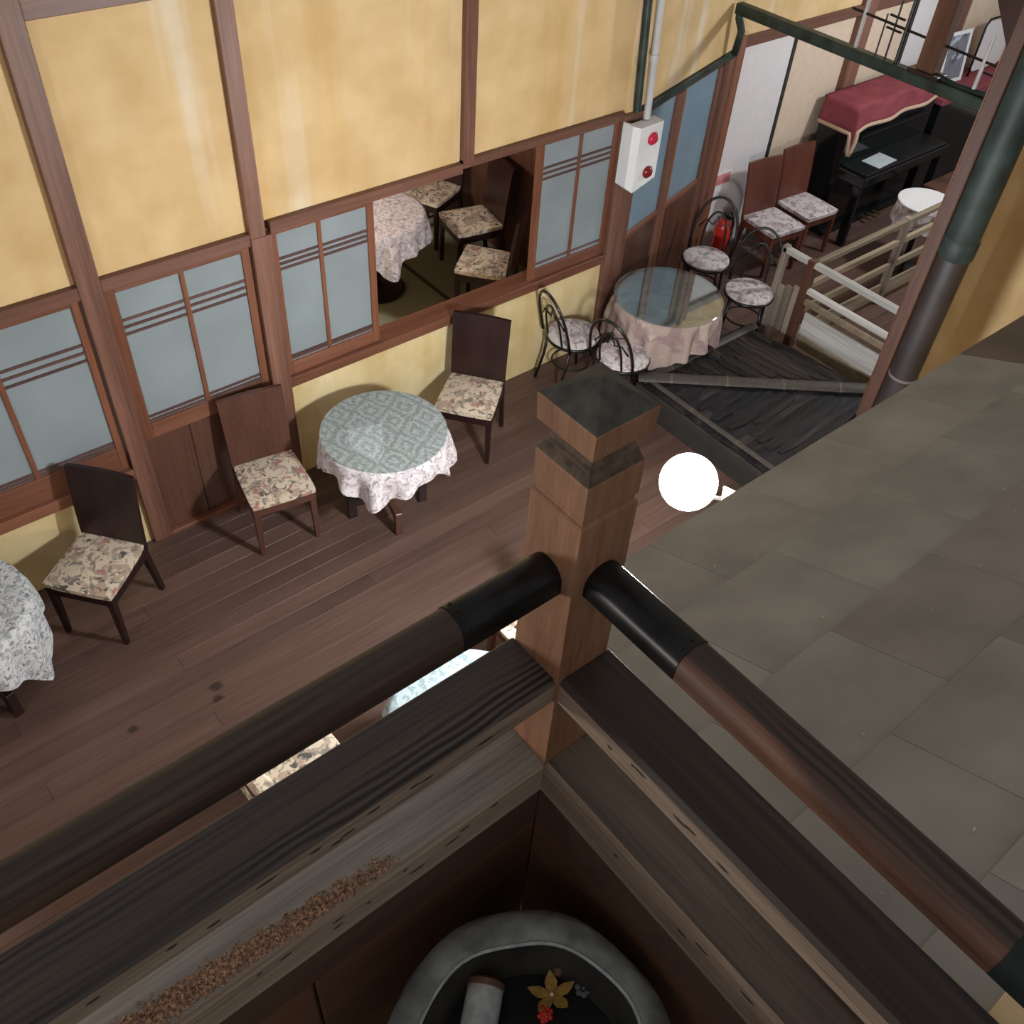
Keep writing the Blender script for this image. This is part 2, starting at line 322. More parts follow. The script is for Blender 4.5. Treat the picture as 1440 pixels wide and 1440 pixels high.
def smooth_by_angle(o, deg=35):
    me = o.data
    for p in me.polygons: p.use_smooth = True
    bm = bmesh.new(); bm.from_mesh(me)
    for e in bm.edges:
        if len(e.link_faces) == 2: e.smooth = e.calc_face_angle(0) < math.radians(deg)
    bm.to_mesh(me); bm.free(); return o


def tag(o, label, cat, group=None, kind=None):
    o['label'] = label; o['category'] = cat
    if group: o['group'] = group
    if kind: o['kind'] = kind
    return o


def thing(name, label, cat, loc=(0, 0, 0), rz=0, group=None, kind=None):
    o = bpy.data.objects.new(name, None); C.objects.link(o); o.empty_display_size = 0.1
    o.location = loc; o.rotation_euler = (0, 0, rz); return tag(o, label, cat, group, kind)


def dup(root, loc, rz, label, group=None):
    def cp(o, par):
        c = o.copy(); C.objects.link(c)
        if par is not None: c.parent = par
        for ch in [x for x in o.children]: cp(ch, c)
        return c
    r = cp(root, None); r.location = loc; r.rotation_euler = (0, 0, rz); r['label'] = label
    if group: r['group'] = group
    return r


def box(bm, x0, x1, y0, y1, z0, z1, bev=0.0, M=None, mi=0):
    vs = [bm.verts.new(p) for p in ((x0, y0, z0), (x1, y0, z0), (x1, y1, z0), (x0, y1, z0), (x0, y0, z1), (x1, y0, z1), (x1, y1, z1), (x0, y1, z1))]
    fs = [bm.faces.new([vs[i] for i in f]) for f in ((3, 2, 1, 0), (4, 5, 6, 7), (0, 1, 5, 4), (1, 2, 6, 5), (2, 3, 7, 6), (3, 0, 4, 7))]
    for f in fs: f.material_index = mi
    if M is not None:
        for v in vs: v.co = M @ v.co
    if bev:
        es = list({e for f in fs for e in f.edges})
        bmesh.ops.bevel(bm, geom=es, offset=bev, segments=1, affect='EDGES', profile=0.5)
    return fs


def bx(*a, **k):
    bm = bmesh.new(); box(bm, *a, **k); return bm


def frustum(bm, c0, s0, c1, s1):
    """tapered square bar from centre c0 (half sizes s0) to c1 (half sizes s1)"""
    v = []
    for c, s in ((c0, s0), (c1, s1)):
        for dx, dy in ((-1, -1), (1, -1), (1, 1), (-1, 1)): v.append(bm.verts.new((c[0] + dx * s[0], c[1] + dy * s[1], c[2])))
    for f in ((3, 2, 1, 0), (4, 5, 6, 7), (0, 1, 5, 4), (1, 2, 6, 5), (2, 3, 7, 6), (3, 0, 4, 7)): bm.faces.new([v[i] for i in f])


def tube(bm, pts, r, seg=8, closed=False):
    pts = [Vector(p) for p in pts]; n = len(pts); rings = []
    rr = r if isinstance(r, (list, tuple)) else [r] * n
    up = Vector((0, 0, 1)); prev = None
    for i, p in enumerate(pts):
        a = pts[(i - 1) % n] if (closed or i > 0) else p; b = pts[(i + 1) % n] if (closed or i < n - 1) else p
        t = (b - a).normalized()
        if prev is None:
            s = t.cross(up)
            if s.length < 1e-3: s = t.cross(Vector((1, 0, 0)))
        else:
            s = prev - t * prev.dot(t)
        s.normalize(); prev = s; q = t.cross(s)
        rings.append([bm.verts.new(p + (s * math.cos(2 * PI * k / seg) + q * math.sin(2 * PI * k / seg)) * rr[i]) for k in range(seg)])
    for i in range(n if closed else n - 1):
        A, B = rings[i], rings[(i + 1) % n]
        for k in range(seg): bm.faces.new((A[k], A[(k + 1) % seg], B[(k + 1) % seg], B[k]))
    if not closed:
        bm.faces.new(rings[0][::-1]); bm.faces.new(rings[-1])


def lathe(bm, prof, seg=32, c=(0, 0, 0), wob=None, caps=True):
    rings = []
    for j, (r, z) in enumerate(prof):
        rings.append([bm.verts.new((c[0] + (r + (wob(k * 2 * PI / seg, j) if wob else 0)) * math.cos(2 * PI * k / seg), c[1] + (r + (wob(k * 2 * PI / seg, j) if wob else 0)) * math.sin(2 * PI * k / seg), c[2] + z)) for k in range(seg)])
    for A, B in zip(rings, rings[1:]):
        for k in range(seg): bm.faces.new((A[k], A[(k + 1) % seg], B[(k + 1) % seg], B[k]))
    if caps:
        bm.faces.new(rings[0][::-1]); bm.faces.new(rings[-1])


def sphere(bm, c, r, u=12, v=8, sz=1.0):
    mtx = Matrix.Translation(c) @ Matrix.Diagonal((r, r, r * sz, 1))
    bmesh.ops.create_uvsphere(bm, u_segments=u, v_segments=v, radius=1, matrix=mtx)


def prism(bm, poly, off):
    """extrude a 3-D polygon by the vector off"""
    a = [bm.verts.new(p) for p in poly]; b = [bm.verts.new(Vector(p) + Vector(off)) for p in poly]; n = len(a)
    bm.faces.new(a[::-1]); bm.faces.new(b)
    for i in range(n): bm.faces.new((a[i], a[(i + 1) % n], b[(i + 1) % n], b[i]))


def struct(name, label, cat):
    return thing(name, label, cat, kind='structure')


# ================================================================= SETTING
# ---- corridor floor, plank by plank
fl = struct('floor', 'dark reddish brown plank floor of the lower corridor', 'floor')
obj('subfloor', bx(-3.2, 12.6, 0.8, 5.3, -0.12, -0.032), W_BOARD, fl)
PW = 0.118
rows = int((5.28 - 1.2) / PW)
pl_mesh = {}
for r in range(rows):
    y = 1.2 + r * PW
    x = -3.2 + (r % 4) * -0.9
    while x < 12.4:
        L = 3.96
        x0, x1 = max(x, -3.2), min(x + L, 12.4)
        if x1 - x0 > 0.3:
            key = round(x1 - x0, 3)
            if key not in pl_mesh:
                o = obj('plank', bx(0.0008, key - 0.0008, 0.0006, PW - 0.0006, -0.032, 0, bev=0.001), W_FLOOR, fl); pl_mesh[key] = o.data
            else:
                o = bpy.data.objects.new('plank', pl_mesh[key]); C.objects.link(o); o.parent = fl
            o.location = (x0, y, random.uniform(-0.0012, 0.0))
        x += L

# ---- back wall
YF = 4.632
wb = struct('wall_back', 'timber framed wall of yellow plaster along the corridor', 'wall')


def part(name, m, par, *a, bev=0.004): return obj(name, bx(*a, bev=bev), m, par)


for x0, x1, z0, z1 in ((-3.2, -0.62, 0, 4.6), (1.052, 1.17, 0, 4.6), (2.03, 2.128, 1.86, 4.6), (2.03, 2.16, 0, 1.9), (3.535, 3.622, 1.96, 4.6), (4.965, 5.17, 0, 1.96)):
    if x0 > -1: part('post', W_POST, wb, x0, x1, 4.60 if z1 > 2 else 4.592, 4.76, z0, z1)
part('post', W_POST, wb, -0.72, -0.6, 4.60, 4.76, 0, 4.6)
part('corner_post', PL_YEL, wb, 5.0, 5.16, 4.63, 4.78, 1.96, 4.6)
for x0, x1 in ((-3.2, -0.72), (-0.6, 1.052), (1.17, 2.03), (2.128, 3.535), (3.622, 5.02)):
    zb = 1.925 if x0 < 2 else 1.965
    part('plaster_panel', PL_YEL, wb, x0, x1, 4.645, 4.74, zb, 3.185, bev=0)
    part('plaster_panel', PL_YEL, wb, x0, x1, 4.645, 4.74, 3.335, 4.6, bev=0)
    part('upper_beam', W_BEAM, wb, x0, x1, 4.615, 4.75, 3.185, 3.335)
for x0, x1, z0, z1 in ((-0.6, 1.052, 1.85, 1.925), (1.17, 2.03, 1.855, 1.93), (2.16, 3.535, 1.9, 1.967), (3.535, 4.965, 1.93, 1.985)):
    part('lintel', W_BEAM, wb, x0, x1, 4.603, 4.76, z0, z1)
for x0, x1, z0, z1 in ((-0.6, 1.052, 0.575, 0.655), (2.16, 4.965, 0.79, 0.865)):
    part('sill', W_FRAMEX, wb, x0, x1, 4.598, 4.78, z0, z1)
for x0, x1, z1 in ((-3.2, -0.72, 1.95), (-0.6, 1.052, 0.575), (2.16, 4.965, 0.79)):
    part('plaster_panel', PL_LOW, wb, x0, x1, 4.64, 4.74, 0.0, z1, bev=0)


def sash(name, label, x0, x1, z0, z1, gx0, gx1, gz0, gz1, mx, rails, y=4.632, glass=GLASSF, low=None, kind='window'):
    t = struct(name, label, kind)
    F = lambda n, m, a, b, c, d, yy=0.0, th=0.034: obj(n, bx(a, b, y + yy, y + yy + th, c, d, bev=0.003), m, t)
    F('stile', W_FRAMEZ, x0, gx0, z0, z1); F('stile', W_FRAMEZ, gx1, x1, z0, z1)
    F('top_rail', W_FRAMEX, gx0, gx1, gz1, z1); F('bottom_rail', W_FRAMEX, gx0, gx1, z0, gz0)
    F('muntin', W_FRAMEZ, mx - 0.014, mx + 0.014, gz0, gz1, 0.002, 0.03)
    for rz in rails: F('thin_bar', W_THIN, gx0, gx1, rz - 0.009, rz + 0.009, 0.006, 0.02)
    zs = [gz0, (rails[0] if rails else gz1), gz1]
    for a, b in ((gx0, mx - 0.014), (mx + 0.014, gx1)):
        for c, d in zip(zs, zs[1:]):
            if d - c > 0.02: obj('pane', bx(a, b, y + 0.014, y + 0.018, c, d), glass, t)
    return t


sash('window_1', 'frosted four pane sash window left of the leftmost wall post', 0.06, 1.045, 0.655, 1.85, 0.115, 1.0, 0.83, 1.81, 0.545, (1.47, 1.52, 1.57, 0.87, 0.845))
sash('window_2', 'frosted sash window at the far left end of the corridor', -0.6, 0.06, 0.655, 1.85, -0.55, 0.0, 0.83, 1.81, -0.28, (1.47, 1.52, 1.57), y=4.66)
t = sash('door_1', 'sliding door with frosted upper panes and brown boarded foot', 1.175, 2.026, 0.80, 1.855, 1.235, 1.975, 0.91, 1.815, 1.612, (1.545, 1.59, 1.635, 0.955, 0.925), kind='door')
for i in range(3):
    a = 1.175 + i * 0.2837
    obj('board', bx(a + 0.001, a + 0.2825, 4.64, 4.662, 0.03, 0.80, bev=0.003), W_BOARD, t)
obj('threshold', bx(1.17, 2.03, 4.60, 4.7, 0.0, 0.03, bev=0.003), W_FRAMEX, t)
sash('window_3', 'frosted sash window left of the open gap, over the lace table', 2.17, 2.87, 0.865, 1.9, 2.205, 2.82, 0.96, 1.865, 2.487, (1.63, 1.665, 1.70, 1.0, 0.98))
sash('window_4', 'frosted sash window right of the open gap, beside the alarm box', 4.20, 4.962, 0.865, 1.93, 4.255, 4.915, 0.955, 1.905, 4.597, (1.655, 1.695, 1.735, 0.99))

# ---- slanting wall with the glazed doors, right of the alarm box
A0 = Vector((5.18, 4.632, 0)); B0 = Vector((6.80, 5.10, 0)); ud = (B0 - A0).normalized(); ang = math.atan2(ud.y, ud.x)


def slanted(name, label, cat):
    o = struct(name, label, cat); o.location = A0; o.rotation_euler = (0, 0, ang); return o


ws = slanted('wall_right', 'slanting strip of yellow plaster above the glazed doors', 'wall')
part('plaster_panel', PL_YEL, ws, -0.02, 1.68, 0.0, 0.1, 1.99, 4.6, bev=0)
part('dark_green_edge', GREENBLK, ws, -0.03, 1.5, -0.03, 0.05, 1.93, 1.985)
part('head_rail', W_BEAM, ws, -0.02, 1.68, 0.01, 0.1, 1.885, 1.93)
part('post', W_POST, ws, 1.40, 1.50, -0.035, 0.09, 0, 1.93)
part('post', W_FRAMEZ, ws, 1.505, 1.66, -0.04, 0.1, 0, 2.06)
for i, (u0, u1, lab) in enumerate(((0.0, 0.66, 'glazed door with bluish pane next to the alarm box'), (0.67, 1.40, 'glazed door with bluish pane nearer the white panels'))):
    d = slanted('door_%d' % (i + 2), lab, 'door')
    part('stile', W_FRAMEZ, d, u0, u0 + 0.05, 0.0, 0.04, 0, 1.885); part('stile', W_POST, d, u1 - 0.1, u1, 0.0, 0.04, 0, 1.885)
    part('bottom_panel', W_BOARD, d, u0 + 0.05, u1 - 0.1, 0.008, 0.03, 0.0, 0.90)
    part('lock_rail', W_FRAMEX, d, u0 + 0.05, u1 - 0.1, 0.0, 0.04, 0.90, 0.95)
    part('pane', GLASSB, d, u0 + 0.05, u1 - 0.1, 0.016, 0.02, 0.95, 1.885, bev=0)

# ---- far wall with white sliding panels
wf = struct('wall_far', 'far wall of pale sliding paper panels behind the piano', 'wall')
part('sliding_panel', FUSUMA, wf, 6.86, 7.55, 5.13, 5.16, 0.02, 1.945); part('seam', SEAM, wf, 7.55, 7.585, 5.115, 5.17, 0.02, 1.945)
part('sliding_panel', FUSUMA_C, wf, 7.585, 8.44, 5.14, 5.17, 0.02, 1.945); part('post', W_POST, wf, 8.44, 8.64, 5.08, 5.25, 0, 2.6)
part('sliding_panel', FUSUMA_C, wf, 8.64, 9.40, 5.14, 5.17, 0.02, 1.945); part('seam', SEAM, wf, 9.40, 9.44, 5.12, 5.17, 0.02, 1.945)
part('sliding_panel', FUSUMA, wf, 9.44, 10.3, 5.14, 5.17, 0.02, 1.945); part('post', W_POST, wf, 10.3, 10.42, 5.09, 5.25, 0, 2.6)
part('plaster_panel', FUSUMA_C, wf, 10.42, 13.6, 5.15, 5.2, 0.0, 1.945)
part('lintel', W_BEAM, wf, 6.83, 13.6, 5.09, 5.26, 1.945, 2.03); part('plaster_panel', PL_YEL, wf, 6.8, 13.6, 5.13, 5.24, 2.03, 4.6, bev=0)

# ---- matted guest room behind the open window
rf = struct('floor', 'greenish straw matting of the room behind the window', 'floor')
rf.name = 'floor'
RZ = 0.25
for i, (x0, x1) in enumerate(((1.4, 2.31), (2.31, 3.22), (3.22, 4.13), (4.13, 5.04))):
    for y0, y1 in ((4.8, 6.2), (6.2, 8.0)):
        part('tatami_mat', TATAMI, rf, x0, x1, y0, y1, RZ - 0.05, RZ, bev=0.002)
        part('mat_edge', TATEDGE, rf, x0 - 0.02, x0 + 0.02, y0, y1, RZ - 0.002, RZ + 0.003, bev=0)
wr = struct('wall_room', 'brown boarded walls and ceiling of the matted room', 'wall')
for i in range(4): part('board', W_BOARD, wr, 5.0, 5.04, 4.8 + i * 0.8, 5.6 + i * 0.8 - 0.004, 0, 2.6)
for i in range(4): part('board', PL_YEL if i < 2 else W_BOARD, wr, 1.4 + i * 0.9, 2.296 + i * 0.9, 8.0, 8.04, 0, 2.6)
part('side_board', PL_LOW, wr, 1.36, 1.4, 4.78, 8.0, 0, 2.6); part('ceiling_board', W_BOARD, wr, 1.36, 5.04, 4.78, 8.04, 2.6, 2.64)
part('partition', W_BOARD, wr, 4.72, 4.76, 6.9, 8.0, RZ, 2.6)

# ---- yellow wall at the right, behind the big pipe
wy = struct('wall_side', 'yellow plaster wall on the right behind the big downpipe', 'wall')
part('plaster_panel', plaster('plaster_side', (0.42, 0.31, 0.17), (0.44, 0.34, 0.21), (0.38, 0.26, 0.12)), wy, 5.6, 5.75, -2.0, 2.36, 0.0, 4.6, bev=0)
part('corner_post', W_POST, wy, 5.58, 5.7, 2.36, 2.46, 0.0, 4.6)

# ---- landing under the photographer
wl = struct('wall_balcony', 'brown boarded parapet below the weathered railing beams', 'wall')
part('fascia', W_FASC, wl, -1.6, 0.745, 0.66, 0.72, 2.757, 2.897, bev=0.003)
part('fascia', W_FASC, wl, 0.746, 0.80, -1.6, 0.72, 2.757, 2.897, bev=0.003)
for x0, x1 in ((-1.6, -0.35), (-0.344, 0.188), (0.195, 0.7535)): part('board', W_PANEL, wl, x0, x1, 0.668, 0.69, 2.15, 2.756, bev=0.003)
for y0, y1 in ((-1.6, -0.5), (-0.494, 0.1), (0.106, 0.668)): part('board', W_PANEL, wl, 0.752, 0.774, y0, y1, 2.15, 2.756, bev=0.003)
part('plaster_panel', PL_YEL, wl, -1.6, 0.84, 0.70, 0.77, 0, 2.895, bev=0)
part('plaster_panel', PL_YEL, wl, 0.78, 0.84, -1.6, 0.70, 0, 2.895, bev=0)
part('landing_board', W_FASC, wl, -1.6, 0.75, -1.6, 0.668, 2.10, 2.15)

# ---- sheet roof below the right-hand rail
TH = math.radians(24); EY, EZ = 1.17, 2.6
ro = struct('roof', 'low roof of grey metal sheets in staggered courses', 'roof')
ro.matrix_world = Matrix(((-1, 0, 0, 0), (0, -math.cos(TH), math.sin(TH), EY), (0, math.sin(TH), math.cos(TH), EZ), (0, 0, 0, 1)))
# local axes of the roof: x = -X, y = up the slope, z = out of the slope
obj('sheathing', bx(-5.55, -1.13, 0.03, 0.685, -0.06, -0.012), W_BOARD, ro); obj('sheathing', bx(-5.55, -0.90, 0.685, 2.6, -0.06, -0.012), W_BOARD, ro)
obj('eave_board', bx(-5.55, -1.13, 0.0, 0.03, -0.05, -0.006), W_BASE, ro)
for i in range(12): obj('rafter', bx(-5.4 + i * 0.4, -5.34 + i * 0.4, 0.05, 1.6, -0.12, -0.06), W_BOARD, ro)
courses = ((-0.006, 0.33, 1.65), (0.33, 0.685, 1.815), (0.685, 1.0, 1.592), (1.0, 1.32, 1.362), (1.32, 1.65, 1.59), (1.65, 1.98, 1.4), (1.98, 2.3, 1.6))
for ci, (s0, s1, xs) in enumerate(courses):
    x = xs - 0.43 * 3
    while x < 5.5:
        x0, x1 = max(x, 1.12 if ci < 2 else 0.89), min(x + 0.43, 5.5)
        if x1 - x0 > 0.05:
            bm = bmesh.new(); box(bm, -x1 + 0.0003, -x0 - 0.0003, s0 - 0.004, s1 + 0.02, -0.002, 0.003)
            bmesh.ops.bevel(bm, geom=list(bm.edges), offset=0.0012, segments=1, affect='EDGES')
            for v in bm.verts:
                v.co.z += (s1 - v.co.y) * 0.034 + 0.0015 * math.sin(v.co.x * 9 + ci) - 0.003
            obj('roof_sheet', bm, TILEB if x > 3.3 + 0.2 * ci - 0.35 and ci < 6 and x > 3.25 else (TILEM if (ci >= 2 and x > 1.5) or random.random() < 0.12 else TILE), ro)
        x += 0.43
bm = bmesh.new()
for i in range(26):
    x = random.uniform(1.0, 2.6); s_ = random.uniform(0.05, 1.5); q = random.uniform(0.001, 0.003)
    box(bm, -x - q, -x + q, s_ - q * .6, s_ + q * .6, 0.006, 0.009 + q * .4)
o = obj('leaf_crumbs', bm, FUSUMA_C); o.matrix_world = ro.matrix_world; tag(o, 'scattered pale crumbs lying on the grey sheet roof', 'debris', kind='stuff')
# pale board lying on the roof by the rail
tag(obj('pale_board', bx(0.0, 0.09, -0.55, 0.0, 0.004, 0.03, bev=0.003), CREAMW), 'pale wooden board end on the grey roof, bottom right corner', 'board')
pb = bpy.data.objects['pale_board']; pb.matrix_world = Matrix.Translation((0.885, -0.155, 3.196)) @ Matrix.Rotation(-TH, 4, 'X')
# wall below that roof, outer side
wu = struct('wall_front', 'plaster wall under the sheet roof', 'wall')
part('plaster_panel', PL_YEL, wu, 0.9, 5.6, 0.16, 0.26, 0.0, 2.6, bev=0)

# ================================================================= RAILING
rl = thing('railing', 'heavy weathered timber railing turning a corner at a square newel', 'railing')
PX0, PX1, PY0, PY1 = 0.741, 0.861, 0.655, 0.775
pcx, pcy = 0.801, 0.715


def square_lathe(prof, cx, cy):
    bm = bmesh.new(); rings = []
    for h, z in prof: rings.append([bm.verts.new((cx + dx * h, cy + dy * h, z)) for dx, dy in ((-1, -1), (1, -1), (1, 1), (-1, 1))])
    for a, b in zip(rings, rings[1:]):
        for k in range(4): bm.faces.new((a[k], a[(k + 1) % 4], b[(k + 1) % 4], b[k]))
    bm.faces.new(rings[0][::-1]); bm.faces.new(rings[-1]); return bm


nw = obj('newel_post', square_lathe([(0.060, 2.9), (0.060, 3.676), (0.0575, 3.679), (0.0545, 3.681), (0.0545, 3.688), (0.0575, 3.692), (0.0585, 3.697), (0.0585, 3.757), (0.0575, 3.763)], pcx, pcy), W_NEWEL, rl)
obj('moulding', square_lathe([(0.0575, 3.763), (0.051, 3.778), (0.0495, 3.780), (0.0495, 3.786), (0.046, 3.790), (0.043, 3.800), (0.043, 3.822)], pcx, pcy), W_NEWELM, nw)
obj('cap_block', square_lathe([(0.056, 3.815), (0.0605, 3.819), (0.0625, 3.864), (0.0615, 3.867)], pcx, pcy), W_NEWEL, nw)
obj('cap_pyramid', square_lathe([(0.0615, 3.867), (0.002, 3.906)], pcx, pcy), W_NEWELD, nw)


def extrude_profile(pts, a, b, axis, mids=None):
    """pts: (lateral, z) outline; along 'x' the lateral coordinate is y, along 'y' it is x"""
    bm = bmesh.new(); ringsl = []
    n = 24
    for i in range(n + 1):
        s = a + (b - a) * i / n
        ringsl.append([bm.verts.new((s, l, z) if axis == 'x' else (l, s, z)) for l, z in pts])
    for A, B in zip(ringsl, ringsl[1:]):
        for k in range(len(pts)):
            f = bm.faces.new((A[k], A[(k + 1) % len(pts)], B[(k + 1) % len(pts)], B[k]))
            if mids and k in mids: f.material_index = 1
    bm.faces.new(ringsl[0][::-1]); bm.faces.new(ringsl[-1]); return bm


def dome(c, hw, zb, zs, zt, e=0.0):
    pts = [(c - hw - e, zb - e)]
    for i in range(11):
        a = PI - PI * i / 10
        pts.append((c + (hw + e) * math.cos(a), zs + (zt - zs + e) * math.sin(a) ** 0.8 if i not in (0, 10) else zs))
    pts.append((c + hw + e, zb - e)); return pts


tr = smooth_by_angle(obj('top_rail', extrude_profile(dome(0.716, 0.035, 3.508, 3.526, 3.566), -1.6, 0.741, 'x', (3, 4, 5, 6, 7, 8, 9, 10)), [W_RAIL, W_RAILT], rl))
tr['label'] = 'dark rounded handrail running left from the newel'
sl = smooth_by_angle(obj('metal_sleeve', extrude_profile(dome(0.716, 0.035, 3.513, 3.526, 3.566, 0.002), 0.545, 0.7405, 'x'), COPPER, tr))
tr2 = smooth_by_angle(obj('top_rail', extrude_profile(dome(0.805, 0.036, 3.508, 3.526, 3.564), 0.655, -1.6, 'y', (4, 5, 6, 7, 8, 9, 10)), [W_RAILY, W_RAILTY], rl))
tr2['label'] = 'reddish dark handrail running right from the newel'
sl2 = smooth_by_angle(obj('metal_sleeve', extrude_profile(dome(0.805, 0.036, 3.513, 3.526, 3.564, 0.002), 0.6545, 0.45, 'y'), COPPER, tr2))
sl3 = smooth_by_angle(obj('metal_sleeve', extrude_profile(dome(0.805, 0.036, 3.513, 3.526, 3.564, 0.002), -0.09, -0.4, 'y'), COPPERG, tr2))
for px, py, pz, par in ((0.556, 0.700, 3.563, tr), (0.556, 0.716, 3.568, tr), (0.556, 0.686, 3.551, tr), (0.556, 0.735, 3.563, tr), (0.786, 0.462, 3.561, tr2), (0.81, 0.462, 3.566, tr2)):
    bm = bmesh.new(); sphere(bm, (px, py, pz), 0.0035, 8, 5); obj('nail', bm, IRON, par, True)
# middle rails: dark top, worn pale inner face
E_ = 0.004
mp_ = [(0.660, 3.219), (0.660, 3.272), (0.668, 3.284), (0.78, 3.284), (0.785, 3.279), (0.785, 3.219)]
m1 = obj('middle_rail', extrude_profile(mp_, -1.6, 0.741, 'x', (0,)), [W_MID, W_WORN], rl); m1['label'] = 'broad dark grained rail running left from the newel'
mp2_ = [(0.747, 3.219), (0.747, 3.272), (0.755, 3.284), (0.866, 3.284), (0.870, 3.279), (0.870, 3.219)]
m2 = obj('middle_rail', extrude_profile(mp2_, -1.6, 0.655, 'y', (0,)), [W_MIDY, W_WORNY], rl); m2['label'] = 'broad near-black rail running right from the newel'
bp_ = [(0.655, 2.897), (0.655, 2.988), (0.663, 3.0), (0.775, 3.0), (0.775, 2.897)]
b1 = obj('base_beam', extrude_profile(bp_, -1.6, 0.7405, 'x', (0, 1)), [W_BASE, W_WORN], rl); b1['label'] = 'weathered grey beam on the left, strewn with wood dust'
bp2_ = [(0.741, 2.897), (0.741, 2.988), (0.749, 3.0), (0.861, 3.0), (0.861, 2.897)]
b2 = obj('base_beam', extrude_profile(bp2_, -1.6, 0.6545, 'y', (0, 1)), [W_BASEY, W_WORNY], rl); b2['label'] = 'darker weathered beam on the right side'
# worm holes and cracks: short dark slots let into the worn edges
for i in range(46):
    left = random.random() < 0.6
    q = random.uniform(-0.35, 0.62); L = random.uniform(0.004, 0.02); zz = random.choice([random.uniform(2.94, 2.98), random.uniform(3.232, 3.262)])
    yy = 0.655 if zz < 3 else 0.660; xx = 0.741 if zz < 3 else 0.747
    bm = bmesh.new()
    if left: sphere(bm, (q, yy, zz), 1.0, 8, 5); bmesh.ops.scale(bm, vec=(L, 0.0012, 0.0035), space=Matrix.Translation((-q, -yy, -zz)), verts=bm.verts)
    else: sphere(bm, (xx, q, zz), 1.0, 8, 5); bmesh.ops.scale(bm, vec=(0.0012, L, 0.0035), space=Matrix.Translation((-xx, -q, -zz)), verts=bm.verts)
    obj('worm_hole', bm, SEAM, (b1 if zz < 3 else m1) if left else (b2 if zz < 3 else m2))
# wood dust crumbs on the left beam
bm = bmesh.new()
for i in range(3400):
    tt = random.betavariate(1.3, 1.6); x = -0.16 + 0.56 * tt
    yc = 0.670 + 0.026 * (1 - tt); y = random.choice((random.gauss(yc, 0.008 + 0.006 * (1 - tt)), yc + random.uniform(-0.016, 0.026)))
    if y < 0.664 or y > 0.73: continue
    s = random.uniform(0.0006, 0.0018) * random.choice((1, 1, 1.7))
    Mx = Matrix.Translation((x, y, 3.0 + s * 0.5 + random.uniform(0, 0.002) * math.exp(-((y - yc) / 0.009) ** 2))) @ Matrix.Rotation(random.uniform(0, 6), 4, 'Z') @ Matrix.Rotation(random.uniform(-.6, .6), 4, 'X')
    box(bm, -s * random.uniform(.8, 2), s * random.uniform(.8, 2), -s * .6, s * .6, -s * .5, s * .5, M=Mx)
tag(obj('wood_dust', bm, DEBRIS), 'reddish wood dust and crumbs strewn along the left base beam', 'dust', kind='stuff')

# ================================================================= STONE BASIN
BC = (0.434, 0.30)
sb = thing('stone_basin', 'round grey stone basin in the corner of the landing', 'basin', (BC[0], BC[1], 2.15))
bm = bmesh.new()
wob = lambda a, j: 0.004 * math.sin(3 * a + j) + 0.003 * math.sin(7 * a + 2 * j)
lathe(bm, [(0.17, 0.0), (0.20, 0.05), (0.245, 0.25), (0.278, 0.45), (0.284, 0.55), (0.280, 0.59), (0.264, 0.605), (0.235, 0.611), (0.214, 0.605), (0.209, 0.585), (0.195, 0.52), (0.17, 0.46), (0.05, 0.44)], 56, wob=wob)
smooth_by_angle(obj('bowl', bm, STONE, sb), 60)
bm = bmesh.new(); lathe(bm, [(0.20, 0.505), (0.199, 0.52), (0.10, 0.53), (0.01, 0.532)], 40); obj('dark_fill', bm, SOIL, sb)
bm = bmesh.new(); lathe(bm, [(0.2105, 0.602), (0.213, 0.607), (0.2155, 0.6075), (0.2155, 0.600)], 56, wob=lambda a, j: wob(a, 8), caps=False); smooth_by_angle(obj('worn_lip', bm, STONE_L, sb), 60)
bm = bmesh.new(); lathe(bm, [(0.2085, 0.604), (0.200, 0.585), (0.180, 0.53)], 56, wob=lambda a, j: wob(a, 8), caps=False); smooth_by_angle(obj('painted_shade_wall', bm, STONE_SHADE, sb), 60)  # shade on the bowl's inner wall, painted as a dark liner
bm = bmesh.new(); P1, P2 = Vector((0.462, 0.468, 2.715)), Vector((0.36, 0.38, 2.705))
dr = (P2 - P1).normalized(); tube(bm, [P1, P1 + dr * 0.006, P1 + dr * 0.03, P1 + dr * 0.08, P2], [0.031, 0.035, 0.036, 0.036, 0.034], 18)
pst = tag(smooth_by_angle(obj('stone_pestle', bm, STONE_L), 40), 'pale grey stone cylinder lying inside the round basin', 'pestle')
bm = bmesh.new(); tube(bm, [P1 - dr * 0.004, P1 + dr * 0.001, P1 + dr * 0.012, P1 + dr * 0.013], [0.030, 0.0365, 0.0375, 0.036], 18); smooth_by_angle(obj('brown_band', bm, CONE, pst), 40)
fw = thing('star_flower', 'golden five petalled star flower lying in the basin', 'ornament', (0.552, 0.371, 2.70))
fw.rotation_euler = (math.radians(-20), math.radians(14), math.radians(20))
for k in range(5):
    a = 2 * PI * k / 5 + 0.55; bm = bmesh.new(); K_ = 1.35
    pts = [(0, 0, 0.0), (0.012, 0.008, 0.002), (0.021, 0.0095, 0.004), (0.029, 0.006, 0.006), (0.037, 0.0, 0.010), (0.029, -0.006, 0.006), (0.021, -0.0095, 0.004), (0.012, -0.008, 0.002)]
    prism(bm, [Matrix.Rotation(a, 3, 'Z') @ (Vector(p) * K_) for p in pts], (0, 0, 0.0015)); pe = obj('petal', bm, GOLD, fw)
    bm = bmesh.new(); sphere(bm, Matrix.Rotation(a, 3, 'Z') @ (Vector((0.019, 0, 0.003)) * K_), 0.006, 8, 5, 0.35); obj('petal_boss', bm, CONE, pe, True)
